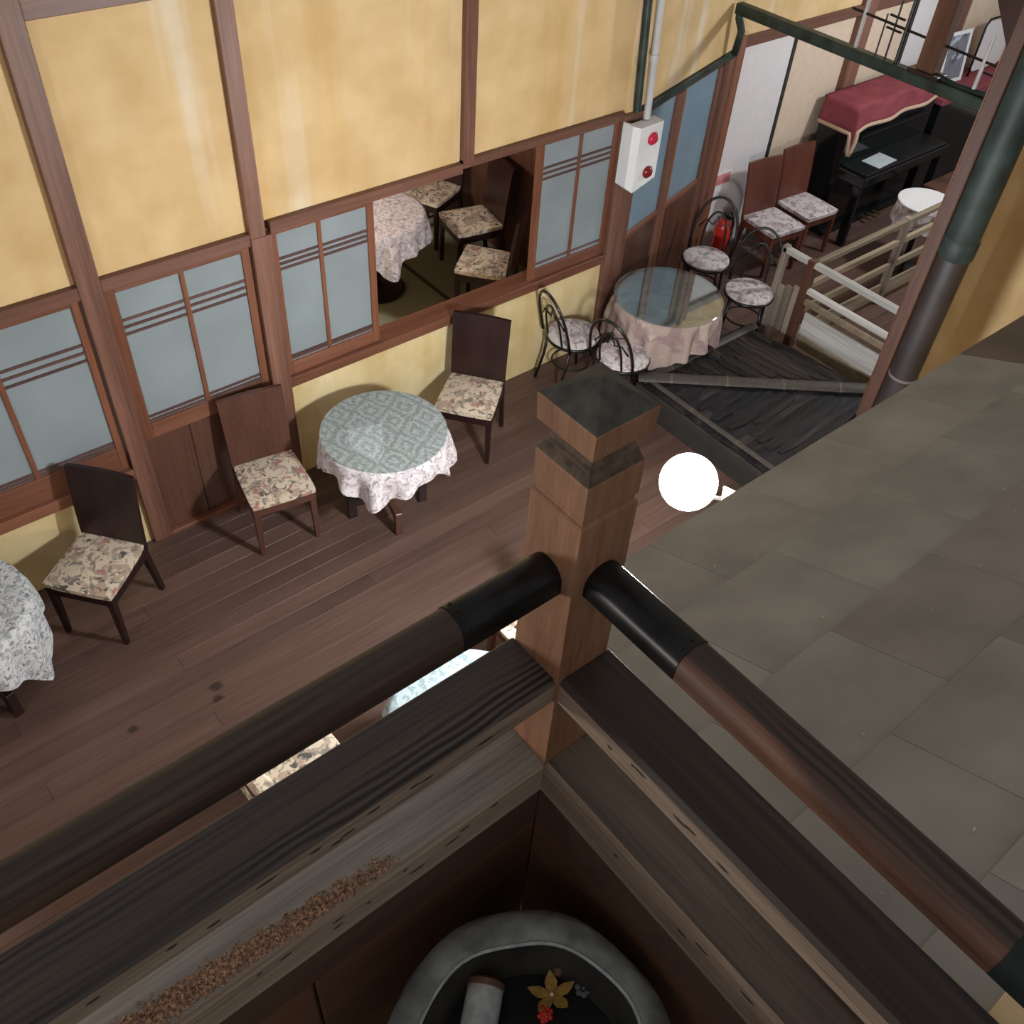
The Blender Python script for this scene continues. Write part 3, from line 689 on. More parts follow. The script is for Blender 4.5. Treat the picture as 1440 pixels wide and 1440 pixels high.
bm = bmesh.new(); sphere(bm, (0, 0, 0.005), 0.0045, 10, 6); obj('bead', bm, BEAD, fw, True)
fr = thing('red_flower', 'small red dried flower beside the golden star', 'flower', (0.515, 0.352, 2.705))
bm = bmesh.new()
for k in range(14):
    a = k * 2.4; r_ = 0.0045 * math.sqrt(k) * 0.8; sphere(bm, (r_ * math.cos(a), r_ * math.sin(a), 0.012 - r_ * 0.4), 0.006, 8, 5)
obj('blossom', bm, RED, fr, True)
bm = bmesh.new(); tube(bm, [(0, 0, 0.006), (0.004, 0, -0.005), (0.01, 0.002, -0.016)], 0.002, 6); obj('stalk', bm, CONE, fr)
for i, (x, y, z, lab) in enumerate(((0.592, 0.400, 2.70, 'small dry brown seed cone just above the golden star'), (0.609, 0.404, 2.70, 'small dry brown seed cone farthest from the golden star'))):
    bm = bmesh.new(); lathe(bm, [(0.003, -0.011), (0.009, -0.006), (0.011, 0), (0.009, 0.006), (0.004, 0.011)], 10, (x, y, z), wob=lambda a, j: 0.0012 * math.sin(5 * a + j * 2))
    tag(obj('seed_cone', bm, CONE, None, True), lab, 'cone')
for i, (x, y) in enumerate(((0.612, 0.345), (0.635, 0.33))):
    bm = bmesh.new()
    for k in range(6):
        a = k * PI / 3; sphere(bm, (x + 0.011 * math.cos(a), y + 0.011 * math.sin(a), 2.69), 0.007, 8, 5, 0.4)
    sphere(bm, (x, y, 2.694), 0.004, 6, 4)
    tag(obj('dried_flower', bm, DRYF, None, True), ('faint grey dried flower right of the golden star', 'faint grey dried flower nearest the basin rim')[i], 'flower')

# ================================================================= LAMP under the eave
lp = thing('globe_lamp', 'brightly lit white globe lamp under the roof eave', 'lamp', (2.522, 1.681, 2.0))
bm = bmesh.new(); sphere(bm, (0, 0, 0), 0.122, 32, 18); obj('globe', bm, GLOBE, lp, True)
bm = bmesh.new(); tube(bm, [(0.02, -0.11, -0.01), (0.07, -0.17, -0.012), (0.10, -0.24, 0.0), (0.10, -0.36, 0.2), (0.10, -0.585, 0.50)], 0.009, 8); obj('bracket_arm', bm, IRON, lp)
bm = bmesh.new(); prism(bm, [(0.108, -0.104, -0.006), (0.135, -0.20, -0.006), (0.05, -0.30, -0.006), (-0.075, -0.235, -0.006)], (0, 0, 0.006)); obj('mounting_board', bm, CREAMW, lp)

# ================================================================= CHAIRS


def square_chair(label, loc, rz, wm, group, seatm=F_SEAT):
    t = thing('dining_chair', label, 'chair', loc, rz, group)
    # seat cushion, slightly domed
    bm = bmesh.new(); n = 8; g = []
    for i in range(n + 1):
        row = []
        for j in range(n + 1):
            u, v = -1 + 2 * i / n, -1 + 2 * j / n
            wd = 0.213 - 0.012 * (1 - (v + 1) / 2)
            row.append(bm.verts.new((u * wd * (1 - 0.03 * v * v * v * v), v * 0.215 * (1 - 0.03 * u ** 4), 0.452 + 0.016 * (1 - u ** 4) * (1 - v ** 4))))
        g.append(row)
    for i in range(n):
        for j in range(n): bm.faces.new((g[i][j], g[i + 1][j], g[i + 1][j + 1], g[i][j + 1]))
    rim = [g[i][0] for i in range(n + 1)] + [g[n][j] for j in range(1, n + 1)] + [g[i][n] for i in range(n - 1, -1, -1)] + [g[0][j] for j in range(n - 1, 0, -1)]
    lo = [bm.verts.new((v.co.x * 0.985, v.co.y * 0.985, 0.418)) for v in rim]
    for k in range(len(rim)): bm.faces.new((rim[k], rim[(k + 1) % len(rim)], lo[(k + 1) % len(rim)], lo[k]))
    bm.faces.new(lo)
    smooth_by_angle(obj('seat', bm, seatm, t), 50)
    bm = bmesh.new(); box(bm, -0.205, 0.205, 0.185, 0.205, 0.355, 0.419, bev=0.003); box(bm, -0.205, 0.205, -0.205, -0.185, 0.355, 0.419, bev=0.003)
    box(bm, -0.205, -0.185, -0.185, 0.185, 0.355, 0.419, bev=0.003); box(bm, 0.185, 0.205, -0.185, 0.185, 0.355, 0.419, bev=0.003); obj('apron', bm, wm, t)
    for s in (-1, 1):
        bm = bmesh.new(); frustum(bm, (s * 0.188, 0.188, 0), (0.014, 0.014), (s * 0.184, 0.184, 0.42), (0.021, 0.021)); obj('leg', bm, wm, t)
        bm = bmesh.new(); frustum(bm, (s * 0.192, -0.255, 0), (0.014, 0.016), (s * 0.186, -0.195, 0.42), (0.019, 0.022)); obj('leg', bm, wm, t)
    # solid slightly curved backrest
    bm = bmesh.new(); rows_ = []
    for i in range(7):
        f = i / 6; z = 0.40 + f * 0.535; yb = -0.205 - 0.065 * f ** 1.4; rw = []
        for j in range(7):
            u = -1 + 2 * j / 6; rw.append((u * (0.202 + 0.006 * f), yb - 0.014 * (1 - u * u) * f, z))
        rows_.append(rw)
    fr_ = [[bm.verts.new(p) for p in r] for r in rows_]; bk = [[bm.verts.new((p[0], p[1] - 0.026, p[2])) for p in r] for r in rows_]
    for A in (fr_, bk):
        for i in range(6):
            for j in range(6): bm.faces.new((A[i][j], A[i][j + 1], A[i + 1][j + 1], A[i + 1][j]))
    for i in range(6):
        bm.faces.new((fr_[i][0], fr_[i + 1][0], bk[i + 1][0], bk[i][0])); bm.faces.new((fr_[i][6], fr_[i + 1][6], bk[i + 1][6], bk[i][6]))
        bm.faces.new((fr_[0][i], fr_[0][i + 1], bk[0][i + 1], bk[0][i])); bm.faces.new((fr_[6][i], fr_[6][i + 1], bk[6][i + 1], bk[6][i]))
    smooth_by_angle(obj('backrest', bm, wm, t), 50)
    return t


D = math.radians
GC = 'square chairs with tapestry seats'
ch1 = square_chair('black square chair with tapestry seat at far left, beside the leftmost cloth table', (0.60, 4.205, 0), D(-141 - 90), W_CHAIR, GC)
ch2 = square_chair('reddish brown square chair with tapestry seat against the boarded door foot', (1.785, 4.255, 0), D(-100 - 90), W_CHAIRB, GC)
dup(ch1, (3.345, 4.215, 0), D(-142 - 90), 'dark square chair with tapestry seat just right of the lace table, under the open window', GC)
F_PALE = floral('tapestry_pale', (0.68, 0.62, 0.62), [((0.48, 0.40, 0.41), 0.50, 0.8), ((0.28, 0.26, 0.29), 0.57, 1.0), ((0.34, 0.2, 0.22), 0.62, 0.7)], 19)
ch4 = square_chair('reddish chair with pale tapestry seat, left of the pair by the piano', (7.27, 4.66, 0), D(-97 - 90), W_CHAIRR, GC, F_PALE)
dup(ch4, (7.80, 4.68, 0), D(-95 - 90), 'reddish chair with pale tapestry seat, right of the pair and next to the piano', GC)
dup(ch1, (4.62, 6.50, RZ), D(-158 - 90), 'tapestry seated chair in the matted room, farthest back beside its table', GC)
dup(ch1, (4.60, 5.87, RZ), D(168 - 90), 'tapestry seated chair in the matted room, middle one of three', GC)
dup(ch1, (4.29, 5.26, RZ), D(128 - 90), 'tapestry seated chair in the matted room, nearest the window sill', GC)
ch9 = dup(ch2, (0.89, 2.27, 0), D(2 - 90), 'chair with floral seat and back cushion glimpsed through the left railing gap', GC)
obj('back_cushion', bx(-0.20, 0.20, -0.30, -0.205, 0.475, 0.74, bev=0.02), F_SEAT, ch9)
for o in ch9.children:
    if o.name.startswith('backrest'): o.scale.z = 0.55; o.location.z = 0.18
dup(ch2, (2.41, 2.34, 0), D(180 - 90), 'tapestry seat corner glimpsed in the railing gap next to the newel', GC)


def hoop(pts_fn, n=22): return [pts_fn(i / (n - 1)) for i in range(n)]


def bentwood(label, loc, rz, group):
    t = thing('bentwood_chair', label, 'chair', loc, rz, group)
    bm = bmesh.new(); lathe(bm, [(0.195, 0.435), (0.205, 0.442), (0.202, 0.455), (0.17, 0.467), (0.08, 0.472), (0.01, 0.473)], 28); smooth_by_angle(obj('seat', bm, F_ROUND, t), 50)
    bm = bmesh.new(); tube(bm, [(0.2 * math.cos(a * PI / 14), 0.2 * math.sin(a * PI / 14), 0.425) for a in range(28)], 0.014, 8, True); obj('seat_ring', bm, BLACK, t, True)
    for sx in (-1, 1):
        bm = bmesh.new(); tube(bm, [(sx * 0.13, 0.14, 0.425), (sx * 0.145, 0.16, 0.22), (sx * 0.165, 0.19, 0.0)], 0.012, 8); obj('leg', bm, BLACK, t, True)
        bm = bmesh.new(); tube(bm, [(sx * 0.15, -0.13, 0.425), (sx * 0.15, -0.16, 0.22), (sx * 0.155, -0.22, 0.0)], 0.012, 8); obj('leg', bm, BLACK, t, True)
    bm = bmesh.new(); tube(bm, [(0.15 * math.cos(a * PI / 10), 0.15 * math.sin(a * PI / 10), 0.2) for a in range(20)], 0.008, 6, True); obj('stretcher_ring', bm, BLACK, t, True)
    Y_ = lambda z: -0.16 - 0.10 * (z - 0.43) / 0.45

    def outer(s):
        a = PI * (1 - s); x = 0.195 * math.cos(a); z = 0.43 + 0.46 * math.sin(a) ** 0.62; return (x, Y_(z) - 0.02 * math.sin(a), z)

    def inner(s):
        a = PI * (1 - s); x = 0.10 * math.cos(a); z = 0.43 + 0.34 * math.sin(a) ** 0.6; return (x, Y_(z) - 0.01, z)
    bm = bmesh.new(); tube(bm, hoop(outer), 0.012, 8); obj('back_hoop', bm, BLACK, t, True)
    bm = bmesh.new(); tube(bm, hoop(inner), 0.009, 8); obj('inner_hoop', bm, BLACK, t, True)
    bm = bmesh.new()
    tube(bm, [(-0.15, Y_(0.62), 0.62), (-0.10, Y_(0.69) - .01, 0.69), (-0.03, Y_(0.66), 0.66), (0, Y_(0.72), 0.75), (0.03, Y_(0.66), 0.66), (0.10, Y_(0.69) - .01, 0.69), (0.15, Y_(0.62), 0.62)], 0.007, 6); obj('back_scroll', bm, BLACK, t, True)
    return t


GB = 'black bentwood chairs round the glass topped table'
bw = bentwood('black bentwood chair with floral round seat by the yellow wall, left behind the newel', (4.47, 4.36, 0), D(-8 - 90), GB)
dup(bw, (4.60, 3.93, 0), D(12 - 90), 'black bentwood chair with white floral seat peeking out right above the newel cap', GB)
dup(bw, (6.22, 4.56, 0), D(-150 - 90), 'black bentwood chair with round seat in front of the fire extinguisher', GB)
dup(bw, (6.13, 3.98, 0), D(-148 - 90), 'black bentwood chair with round seat next to the wooden fence', GB)

# ================================================================= TABLES AND CLOTHS


def round_table(label, loc, r, h, group, foot=-0.3, spread=0.25):
    t = thing('round_table', label, 'table', loc, 0, group)
    bm = bmesh.new(); lathe(bm, [(r - 0.02, h - 0.03), (r - 0.008, h - 0.026), (r - 0.006, h - 0.006), (r - 0.012, h - 0.004)], 40); obj('tabletop', bm, W_CHAIR, t)
    bm = bmesh.new(); lathe(bm, [(0.05, 0.1), (0.035, 0.2), (0.03, 0.45), (0.05, h - 0.05), (0.12, h - 0.031)], 16); obj('pedestal', bm, W_CHAIR, t, True)
    for k in range(4):
        a = foot + k * PI / 2; c, s = math.cos(a), math.sin(a)
        bm = bmesh.new(); Mx = Matrix.Rotation(a, 4, 'Z')
        box(bm, spread - 0.03, spread + 0.03, -0.025, 0.025, 0, 0.2, bev=0.004, M=Mx); box(bm, 0.03, spread - 0.03, -0.018, 0.018, 0.1, 0.16, M=Mx); obj('leg', bm, W_BOARD if k == 0 else W_CHAIR, t)
    return t


def cloth(name, label, cat, loc, rz, r, h, half, m, group=None, folds=9, flare=0.04, seed=0, minz=0.03, amp=1.0):
    rnd = random.Random(seed); bm = bmesh.new(); uv = bm.loops.layers.uv.new('UVMap'); seg = 120; info = {}
    rings = []
    c = bm.verts.new((0, 0, h)); info[c] = (0, 0)
    rad = [0.25 * r, 0.5 * r, 0.75 * r, 0.93 * r, 0.985 * r]
    ph = [rnd.uniform(0, 6.28) for _ in range(4)]
    for q in rad + [None] * 9:
        ring = []
        for k in range(seg):
            a = 2 * PI * k / seg
            if q is not None:
                v = bm.verts.new((q * math.cos(a), q * math.sin(a), h - (0.002 if q > 0.97 * r else 0))); info[v] = (q * math.cos(a), q * math.sin(a))
            else:
                lev = len(rings) - len(rad); f = (lev + 1) / 9
                cs = max(abs(math.cos(a)), abs(math.sin(a))); L = min(half / cs, half * 1.24)
                drop = min(L - r, h - minz) * (1 + 0.10 * math.sin(folds * a + ph[0]))
                d = drop * f
                wv = math.sin(folds * 2 * a + ph[1]) * 0.6 + math.sin((folds + 4) * a + ph[2]) * 0.4
                rr = r + 0.006 + flare * f * (drop / 0.3) + amp * 0.05 * wv * min(1, d / 0.22)
                if f < 0.15: rr = r + 0.004
                v = bm.verts.new((rr * math.cos(a), rr * math.sin(a), h - 0.006 - d)); info[v] = ((r + d) * math.cos(a), (r + d) * math.sin(a))
            ring.append(v)
        rings.append(ring)
    for k in range(seg): bm.faces.new((c, rings[0][k], rings[0][(k + 1) % seg]))
    for A, B in zip(rings, rings[1:]):
        for k in range(seg): bm.faces.new((A[k], B[k], B[(k + 1) % seg], A[(k + 1) % seg]))
    for f in bm.faces:
        for l in f.loops: l[uv].uv = info[l.vert]
    o = obj(name, bm, m, None, True); o.location = loc; o.rotation_euler = (0, 0, rz)
    return tag(o, label, cat, group)


GT = 'round tables of the corridor'; GL = 'tablecloths on the round tables'
TT = 0.70
tables = [
    ('round table with greenish patterned top sheet below the window', 'white lace tablecloth with scalloped hem below the window', (2.465, 3.988), 0.41, 0.56, F_LACE, D(4), -1.86, TT, 0.0),
    ('round table at the left edge under a long flecked cloth', 'long white and grey flecked tablecloth at the left picture edge', (-0.175, 4.08), 0.41, 0.70, F_CLOTH, D(8), 0.3, TT, 0.0),
    ('round table glimpsed through the left railing gap', 'bright bluish white lace cloth glimpsed through the railing gap', (1.624, 1.97), 0.40, 0.53, L_CYAN, D(10), 0.3, TT, 0.0),
    ('round table under pinkish cloth and glass, right behind the newel', 'pinkish hanging tablecloth under the glass table top', (5.185, 4.07), 0.42, 0.66, F_PINK, D(-1), 0.6, 0.68, 0.0),
    ('round table in the matted room under white lace', 'white lace tablecloth in the matted room', (3.72, 6.02), 0.43, 0.60, F_LACE, D(30), 0.2, 0.70, RZ)]
for i, (tl, cl, (x, y), r, half, m, rz, foot, hh, z0) in enumerate(tables):
    if i == 4:
        t = thing('round_table', tl, 'table', (x, y, z0), 0, GT)
        bm = bmesh.new(); lathe(bm, [(r - 0.02, hh - 0.03), (r - 0.008, hh - 0.026), (r - 0.006, hh - 0.004)], 40); obj('tabletop', bm, W_CHAIR, t)
        bm = bmesh.new(); lathe(bm, [(0.05, 0.04), (0.03, 0.1), (0.03, hh - 0.1), (0.1, hh - 0.031)], 16); obj('pedestal', bm, BLACK, t, True)
        bm = bmesh.new(); lathe(bm, [(0.24, 0.0), (0.245, 0.015), (0.22, 0.03), (0.05, 0.045)], 32); obj('base_plate', bm, BLACK, t)
    else:
        round_table(tl, (x, y, z0), r, hh, GT, foot, 0.15 if i == 3 else 0.25)
    cloth('tablecloth', cl, 'tablecloth', (x, y, z0), rz, r, hh + 0.001, half, m, GL, folds=(7, 6, 7, 9, 8)[i], seed=i + 3, flare=(0.02, 0.0, 0.03, 0.02, 0.02)[i])
bm = bmesh.new(); lathe(bm, [(0.428, 0), (0.433, 0.003), (0.433, 0.006), (0.428, 0.009)], 64)
o = obj('glass_top', bm, GLASST); o.location = (5.185, 4.07, 0.684); tag(o, 'round glass sheet lying on the pinkish tablecloth', 'glass')
bm = bmesh.new(); uvl = bm.loops.layers.uv.new('UVMap'); lathe(bm, [(0.405, 0), (0.408, 0.001), (0.408, 0.003), (0.404, 0.004)], 64)
for f in bm.faces:
    for l in f.loops: l[uvl].uv = (l.vert.co.x, l.vert.co.y)
o = obj('top_sheet', bm, L_TEAL); o.location = (2.465, 3.988, 0.703); tag(o, 'greenish patterned round sheet covering the lace table top', 'table sheet')
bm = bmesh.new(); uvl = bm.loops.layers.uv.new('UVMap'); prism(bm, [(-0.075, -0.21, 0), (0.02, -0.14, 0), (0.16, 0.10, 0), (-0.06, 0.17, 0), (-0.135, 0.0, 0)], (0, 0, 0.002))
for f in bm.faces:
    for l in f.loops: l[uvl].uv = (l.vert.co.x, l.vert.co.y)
o = obj('painted_reflection', bm, lace('reflection_lace', (0.46, 0.52, 0.53), (0.60, 0.67, 0.69), 5.0, 0.35, 0.8)); o.location = (2.33, 3.95, 0.7072); tag(o, 'painted window reflection, a pale patterned patch on the greenish table sheet', 'reflection')  # pale patch that paints a window reflection onto the table top
# white round side table at the far right
t = thing('side_table', 'small white round table in front of the piano', 'table', (8.40, 3.83, 0))
bm = bmesh.new(); lathe(bm, [(0.25, 0.675), (0.268, 0.68), (0.27, 0.695), (0.262, 0.70)], 40); obj('tabletop', bm, WHITE, t)
bm = bmesh.new(); lathe(bm, [(0.16, 0), (0.15, 0.02), (0.025, 0.05), (0.025, 0.674)], 20); obj('pedestal', bm, BLACK, t)

cloth('tablecloth', 'small floral cloth hanging under the white round table top', 'tablecloth', (8.40, 3.83, 0), 0.4, 0.255, 0.672, 0.40, F_ROUND, GL, folds=6, seed=21, flare=0.02)
# ================================================================= FIXTURES ON THE WALL
t = thing('alarm_box', 'white fire alarm box with two red lenses at the wall corner', 'alarm')
bm = bmesh.new(); prism(bm, [(4.955, 4.50, 1.925), (5.0, 4.46, 1.915), (5.225, 4.46, 1.925), (5.225, 4.46, 1.50), (5.0, 4.46, 1.43), (4.955, 4.50, 1.47)], (0, 0.1, 0)); obj('case', bm, WHITE, t)
for z, m in ((1.815, REDLAMP), (1.565, REDDARK)):
    bm = bmesh.new(); lathe(bm, [(0.046, 0), (0.046, 0.012), (0.03, 0.03), (0.006, 0.036)], 24); o = obj('red_lens', bm, m, t, True); o.rotation_euler = (D(90), 0, 0); o.location = (5.13, 4.461, z)
bm = bmesh.new(); tube(bm, [(5.13, 4.545, 1.93), (5.125, 4.545, 2.1), (5.10, 4.555, 2.75), (5.05, 4.58, 4.55)], 0.026, 12); smooth_by_angle(obj('conduit', bm, GREY_M, t), 40)
bm = bmesh.new(); lathe(bm, [(0.034, 0), (0.034, 0.04)], 16, (5.115, 4.551, 2.33)); obj('conduit_clip', bm, GREY_M, t)
bm = bmesh.new(); tube(bm, [(5.045, 4.57, 1.99), (5.0, 4.575, 2.7), (4.93, 4.59, 4.5)], 0.03, 12)
tag(smooth_by_angle(obj('rain_pipe', bm, GREENBLK), 40), 'thin dark green pipe running up beside the grey conduit', 'pipe')
t = thing('fire_extinguisher', 'red fire extinguisher behind the bentwood chair', 'extinguisher', (6.93, 4.97, 0))
bm = bmesh.new(); lathe(bm, [(0.075, 0), (0.08, 0.01), (0.08, 0.34), (0.06, 0.40), (0.025, 0.43), (0.025, 0.45)], 24); smooth_by_angle(obj('cylinder', bm, RED, t), 50)
bm = bmesh.new(); box(bm, -0.02, 0.02, -0.07, 0.03, 0.45, 0.49, bev=0.004); obj('valve', bm, BLACK, t)
bm = bmesh.new(); tube(bm, [(0, 0.02, 0.47), (0.08, 0.0, 0.48), (0.12, -0.02, 0.36), (0.10, -0.02, 0.15)], 0.012, 8); obj('hose', bm, BLACK, t, True)
t = thing('wall_sign', 'small white notice with faded red print low on the white panel', 'sign', (6.96, 5.128, 0.735))
obj('plate', bx(-0.12, 0.12, -0.006, 0, -0.10, 0.085, bev=0.001), WHITE, t); obj('red_print', bx(-0.105, 0.105, -0.0075, -0.0055, -0.03, 0.07), PINKRED, t)

# ================================================================= PIANO CORNER
t = thing('upright_piano', 'black upright piano against the far wall', 'piano', (8.2, 0, 0))
bm = bmesh.new(); box(bm, 0, 1.45, 4.72, 5.07, 0.05, 1.27, bev=0.006); obj('case', bm, PIANO, t)
bm = bmesh.new(); box(bm, -0.01, 1.46, 4.70, 5.08, 1.27, 1.295, bev=0.004); obj('lid', bm, PIANO, t)
bm = bmesh.new(); box(bm, 0.0, 1.45, 4.40, 4.72, 0.62, 0.72, bev=0.008); obj('keybed', bm, PIANO, t)
obj('key_lid', bx(0.04, 1.41, 4.42, 4.72, 0.722, 0.745, bev=0.004), plain('fallboard', (0.009, 0.011, 0.011), 0.35), t)
obj('music_ledge', bx(0.15, 1.3, 4.66, 4.715, 0.98, 1.0, bev=0.003), PIANO, t)
for x0 in (0.0, 1.39): obj('front_leg', bx(x0, x0 + 0.06, 4.42, 4.5, 0, 0.62, bev=0.005), PIANO, t)
obj('plinth', bx(0, 1.45, 4.66, 5.07, 0, 0.05), PIANO, t)
for x0 in (0.62, 0.72, 0.82): obj('pedal', bx(x0, x0 + 0.03, 4.56, 4.66, 0.05, 0.065, bev=0.003), plain('brass', (0.12, 0.085, 0.04), 0.45, 0.6), t)
# cloth on the piano: top sheet, front and left hanging flaps with a beige fringe
bm = bmesh.new(); nx, ny = 33, 15
def pc(u, v):
    """u along the piano 0..1 (extends past the left end), v from the back to the front hem"""
    x = 7.95 + u * 1.55; s = v * 0.62
    over_l = max(0, 8.185 - x); y = 5.06 - min(s, 0.375); z = 1.30
    fl_ = max(0, s - 0.375)
    wav = 0.02 * math.sin(u * 17)
    z -= fl_ * (0.55 + 0.25 * (1 - u)) + over_l * 0.95; y -= fl_ * 0.18 + wav * (fl_ > 0)
    x2 = max(x, 8.185) - over_l * 0.08
    return (x2, y, z)
gv = [[bm.verts.new(pc(i / nx, j / ny)) for j in range(ny + 1)] for i in range(nx + 1)]
for i in range(nx):
    for j in range(ny): bm.faces.new((gv[i][j], gv[i + 1][j], gv[i + 1][j + 1], gv[i][j + 1]))
o = obj('piano_cloth', bm, REDCLOTH, None, True)
mo = o.modifiers.new('solid', 'SOLIDIFY'); mo.thickness = 0.006; mo.offset = 1
tag(o, 'dark red fringed cloth draped over the piano top', 'cloth')
bm = bmesh.new(); tube(bm, [Vector(pc(i / nx, 1)) + Vector((0, -0.005, -0.01)) for i in range(nx + 1)], 0.02, 6); fr1 = obj('fringe', bm, FRINGE, o, True)
bm = bmesh.new(); tube(bm, [Vector(pc(0, j / ny)) + Vector((-0.005, 0, -0.01)) for j in range(ny + 1)], 0.02, 6); obj('fringe', bm, FRINGE, o, True)
o = obj('music_sheet', bx(-0.16, 0.16, -0.1, 0.1, 0, 0.004), PAPER); o.location = (8.62, 4.55, 0.747); o.rotation_euler = (0, 0, D(3)); tag(o, 'pale sheet of music lying on the piano key lid', 'paper')
t = thing('piano_bench', 'dark wooden bench in front of the piano', 'bench', (9.5, 4.1, 0))
obj('bench_top', bx(-0.4, 0.4, -0.16, 0.16, 0.47, 0.5, bev=0.005), W_BOARD, t)
for sx in (-1, 1):
    for sy in (-1, 1): obj('leg', bx(sx * 0.36 - 0.02, sx * 0.36 + 0.02, sy * 0.12 - 0.02, sy * 0.12 + 0.02, 0, 0.47), W_CHAIR, t)
# cabinet with picture and board
t = thing('low_cabinet', 'low cabinet covered in dark red cloth right of the piano', 'cabinet', (0, 0, 0))
obj('carcass', bx(9.78, 11.3, 4.70, 5.06, 0, 1.02, bev=0.005), PIANO, t); obj('cloth_cover', bx(9.76, 11.32, 4.68, 5.07, 0.98, 1.05, bev=0.01), REDCLOTH, t)
t = thing('picture_frame', 'white framed picture leaning on the red covered cabinet', 'picture', (10.22, 4.92, 1.052), 0); t.rotation_euler = (D(-8), 0, D(-4))
bm = bmesh.new(); box(bm, -0.2, -0.165, 0, 0.02, 0, 0.5, bev=0.002); box(bm, 0.165, 0.2, 0, 0.02, 0, 0.5, bev=0.002); box(bm, -0.165, 0.165, 0, 0.02, 0, 0.035, bev=0.002); box(bm, -0.165, 0.165, 0, 0.02, 0.465, 0.5, bev=0.002); obj('frame', bm, WHITE, t)
obj('print', bx(-0.165, 0.165, 0.008, 0.014, 0.035, 0.465), PHOTO, t)
t = thing('display_board', 'pale rounded board in a dark metal frame at top right', 'board', (10.9, 4.93, 1.052))
bm = bmesh.new(); prism(bm, [(0.30 * x, 0.004, 0.28 + 0.25 * z) for x, z in [(-1, -.8), (-.8, -1), (.8, -1), (1, -.8), (1, .8), (.8, 1), (-.8, 1), (-1, .8)]], (0, 0.02, 0)); obj('panel', bm, FUSUMA, t)
bm = bmesh.new(); tube(bm, [(-0.32, 0, 0.0), (-0.32, 0, 0.5), (-0.27, 0, 0.56), (0.27, 0, 0.56), (0.32, 0, 0.5), (0.32, 0, 0.0)], 0.012, 8); obj('metal_frame', bm, IRON, t, True)

# ================================================================= GALLERY BEAM, IRON RAIL, POSTS AND PIPE
t = thing('gallery_beam', 'long dark green beam crossing at top right', 'beam')
bm = bmesh.new(); box(bm, 6.41, 6.49, 1.4, 4.96, 2.31, 2.39, bev=0.008); obj('beam', bm, GREENBLK, t)
bm = bmesh.new(); tube(bm, [(6.45, 4.93, 2.35), (6.46, 4.94, 2.28), (6.50, 4.92, 2.18), (6.50, 4.94, 2.0)], 0.03, 10); obj('end_bracket', bm, GREENBLK, t, True)
bm = bmesh.new(); tube(bm, [(6.45, y_, 2.405 + 0.008 * math.sin(y_ * 14)) for y_ in [1.5 + 0.12 * i for i in range(16)]], 0.02, 8); obj('verdigris_flashing', bm, COPPERG, t, True)
t = thing('iron_rail', 'thin dark iron rail standing on the green beam', 'rail')
bm = bmesh.new(); tube(bm, [(6.45, 3.98, 2.62), (6.45, 2.2, 2.57)], 0.009, 8); obj('long_rod', bm, IRON, t)
for y_, z1, r_ in ((3.87, 2.80, 0.014), (3.70, 2.66, 0.006), (3.53, 2.95, 0.014), (3.62, 2.78, 0.007), (2.93, 2.75, 0.014), (2.82, 2.68, 0.006), (2.72, 2.62, 0.012)):
    bm = bmesh.new(); tube(bm, [(6.45, y_, 2.39), (6.45, y_, z1)], r_, 8); obj('upright', bm, IRON if r_ < 0.014 or y_ == 3.53 else GREY_M, t)
for y_, z_ in ((3.62, 2.66), (3.62, 2.58), (2.85, 2.53)):
    bm = bmesh.new(); tube(bm, [(6.45, y_ - 0.06, z_ - 0.002), (6.45, y_ + 0.06, z_ + 0.002)], 0.008, 6); obj('cross_rod', bm, IRON, t)
t = thing('gallery_post', 'thick dark brown square post standing on the green beam', 'post', (6.45, 3.285, 2.39))
obj('shaft', bx(-0.05, 0.05, -0.07, 0.07, 0.03, 2.1, bev=0.008), W_BOARD, t); obj('foot_plate', bx(-0.06, 0.06, -0.12, 0.12, 0, 0.03, bev=0.004), W_CHAIR, t)
t = thing('timber_post', 'reddish timber post left of the big downpipe', 'post', (4.72, 2.022, 0))
obj('shaft', bx(-0.036, 0.036, -0.036, 0.036, 0, 4.6, bev=0.005), W_COL, t)
bm = bmesh.new(); prism(bm, [(-0.03, 0.02, 3.23), (-0.03, 0.16, 3.42), (-0.03, 0.45, 3.85), (-0.03, 0.02, 3.85)], (0.1, 0, 0)); obj('eave_bracket', bm, W_CHAIR, t)
t = thing('downpipe', 'big dark green and black downpipe beside the timber post', 'pipe', (4.706, 1.893, 0))
bm = bmesh.new(); lathe(bm, [(0.083, 2.33), (0.085, 2.34), (0.085, 4.6)], 36); smooth_by_angle(obj('upper_pipe', bm, COPPERG, t), 40)
bm = bmesh.new(); lathe(bm, [(0.080, 0.0), (0.080, 2.33)], 36); smooth_by_angle(obj('lower_pipe', bm, PURPLE, t), 40)
bm = bmesh.new(); lathe(bm, [(0.085, 2.26), (0.091, 2.27), (0.091, 2.36), (0.085, 2.37)], 36); smooth_by_angle(obj('collar', bm, COPPERG, t), 40)
bm = bmesh.new(); lathe(bm, [(0.081, 1.48), (0.085, 1.484), (0.085, 1.494), (0.081, 1.498)], 36); smooth_by_angle(obj('joint_ring', bm, plain('ring_dull', (0.1, 0.085, 0.085), 0.5), t), 40)

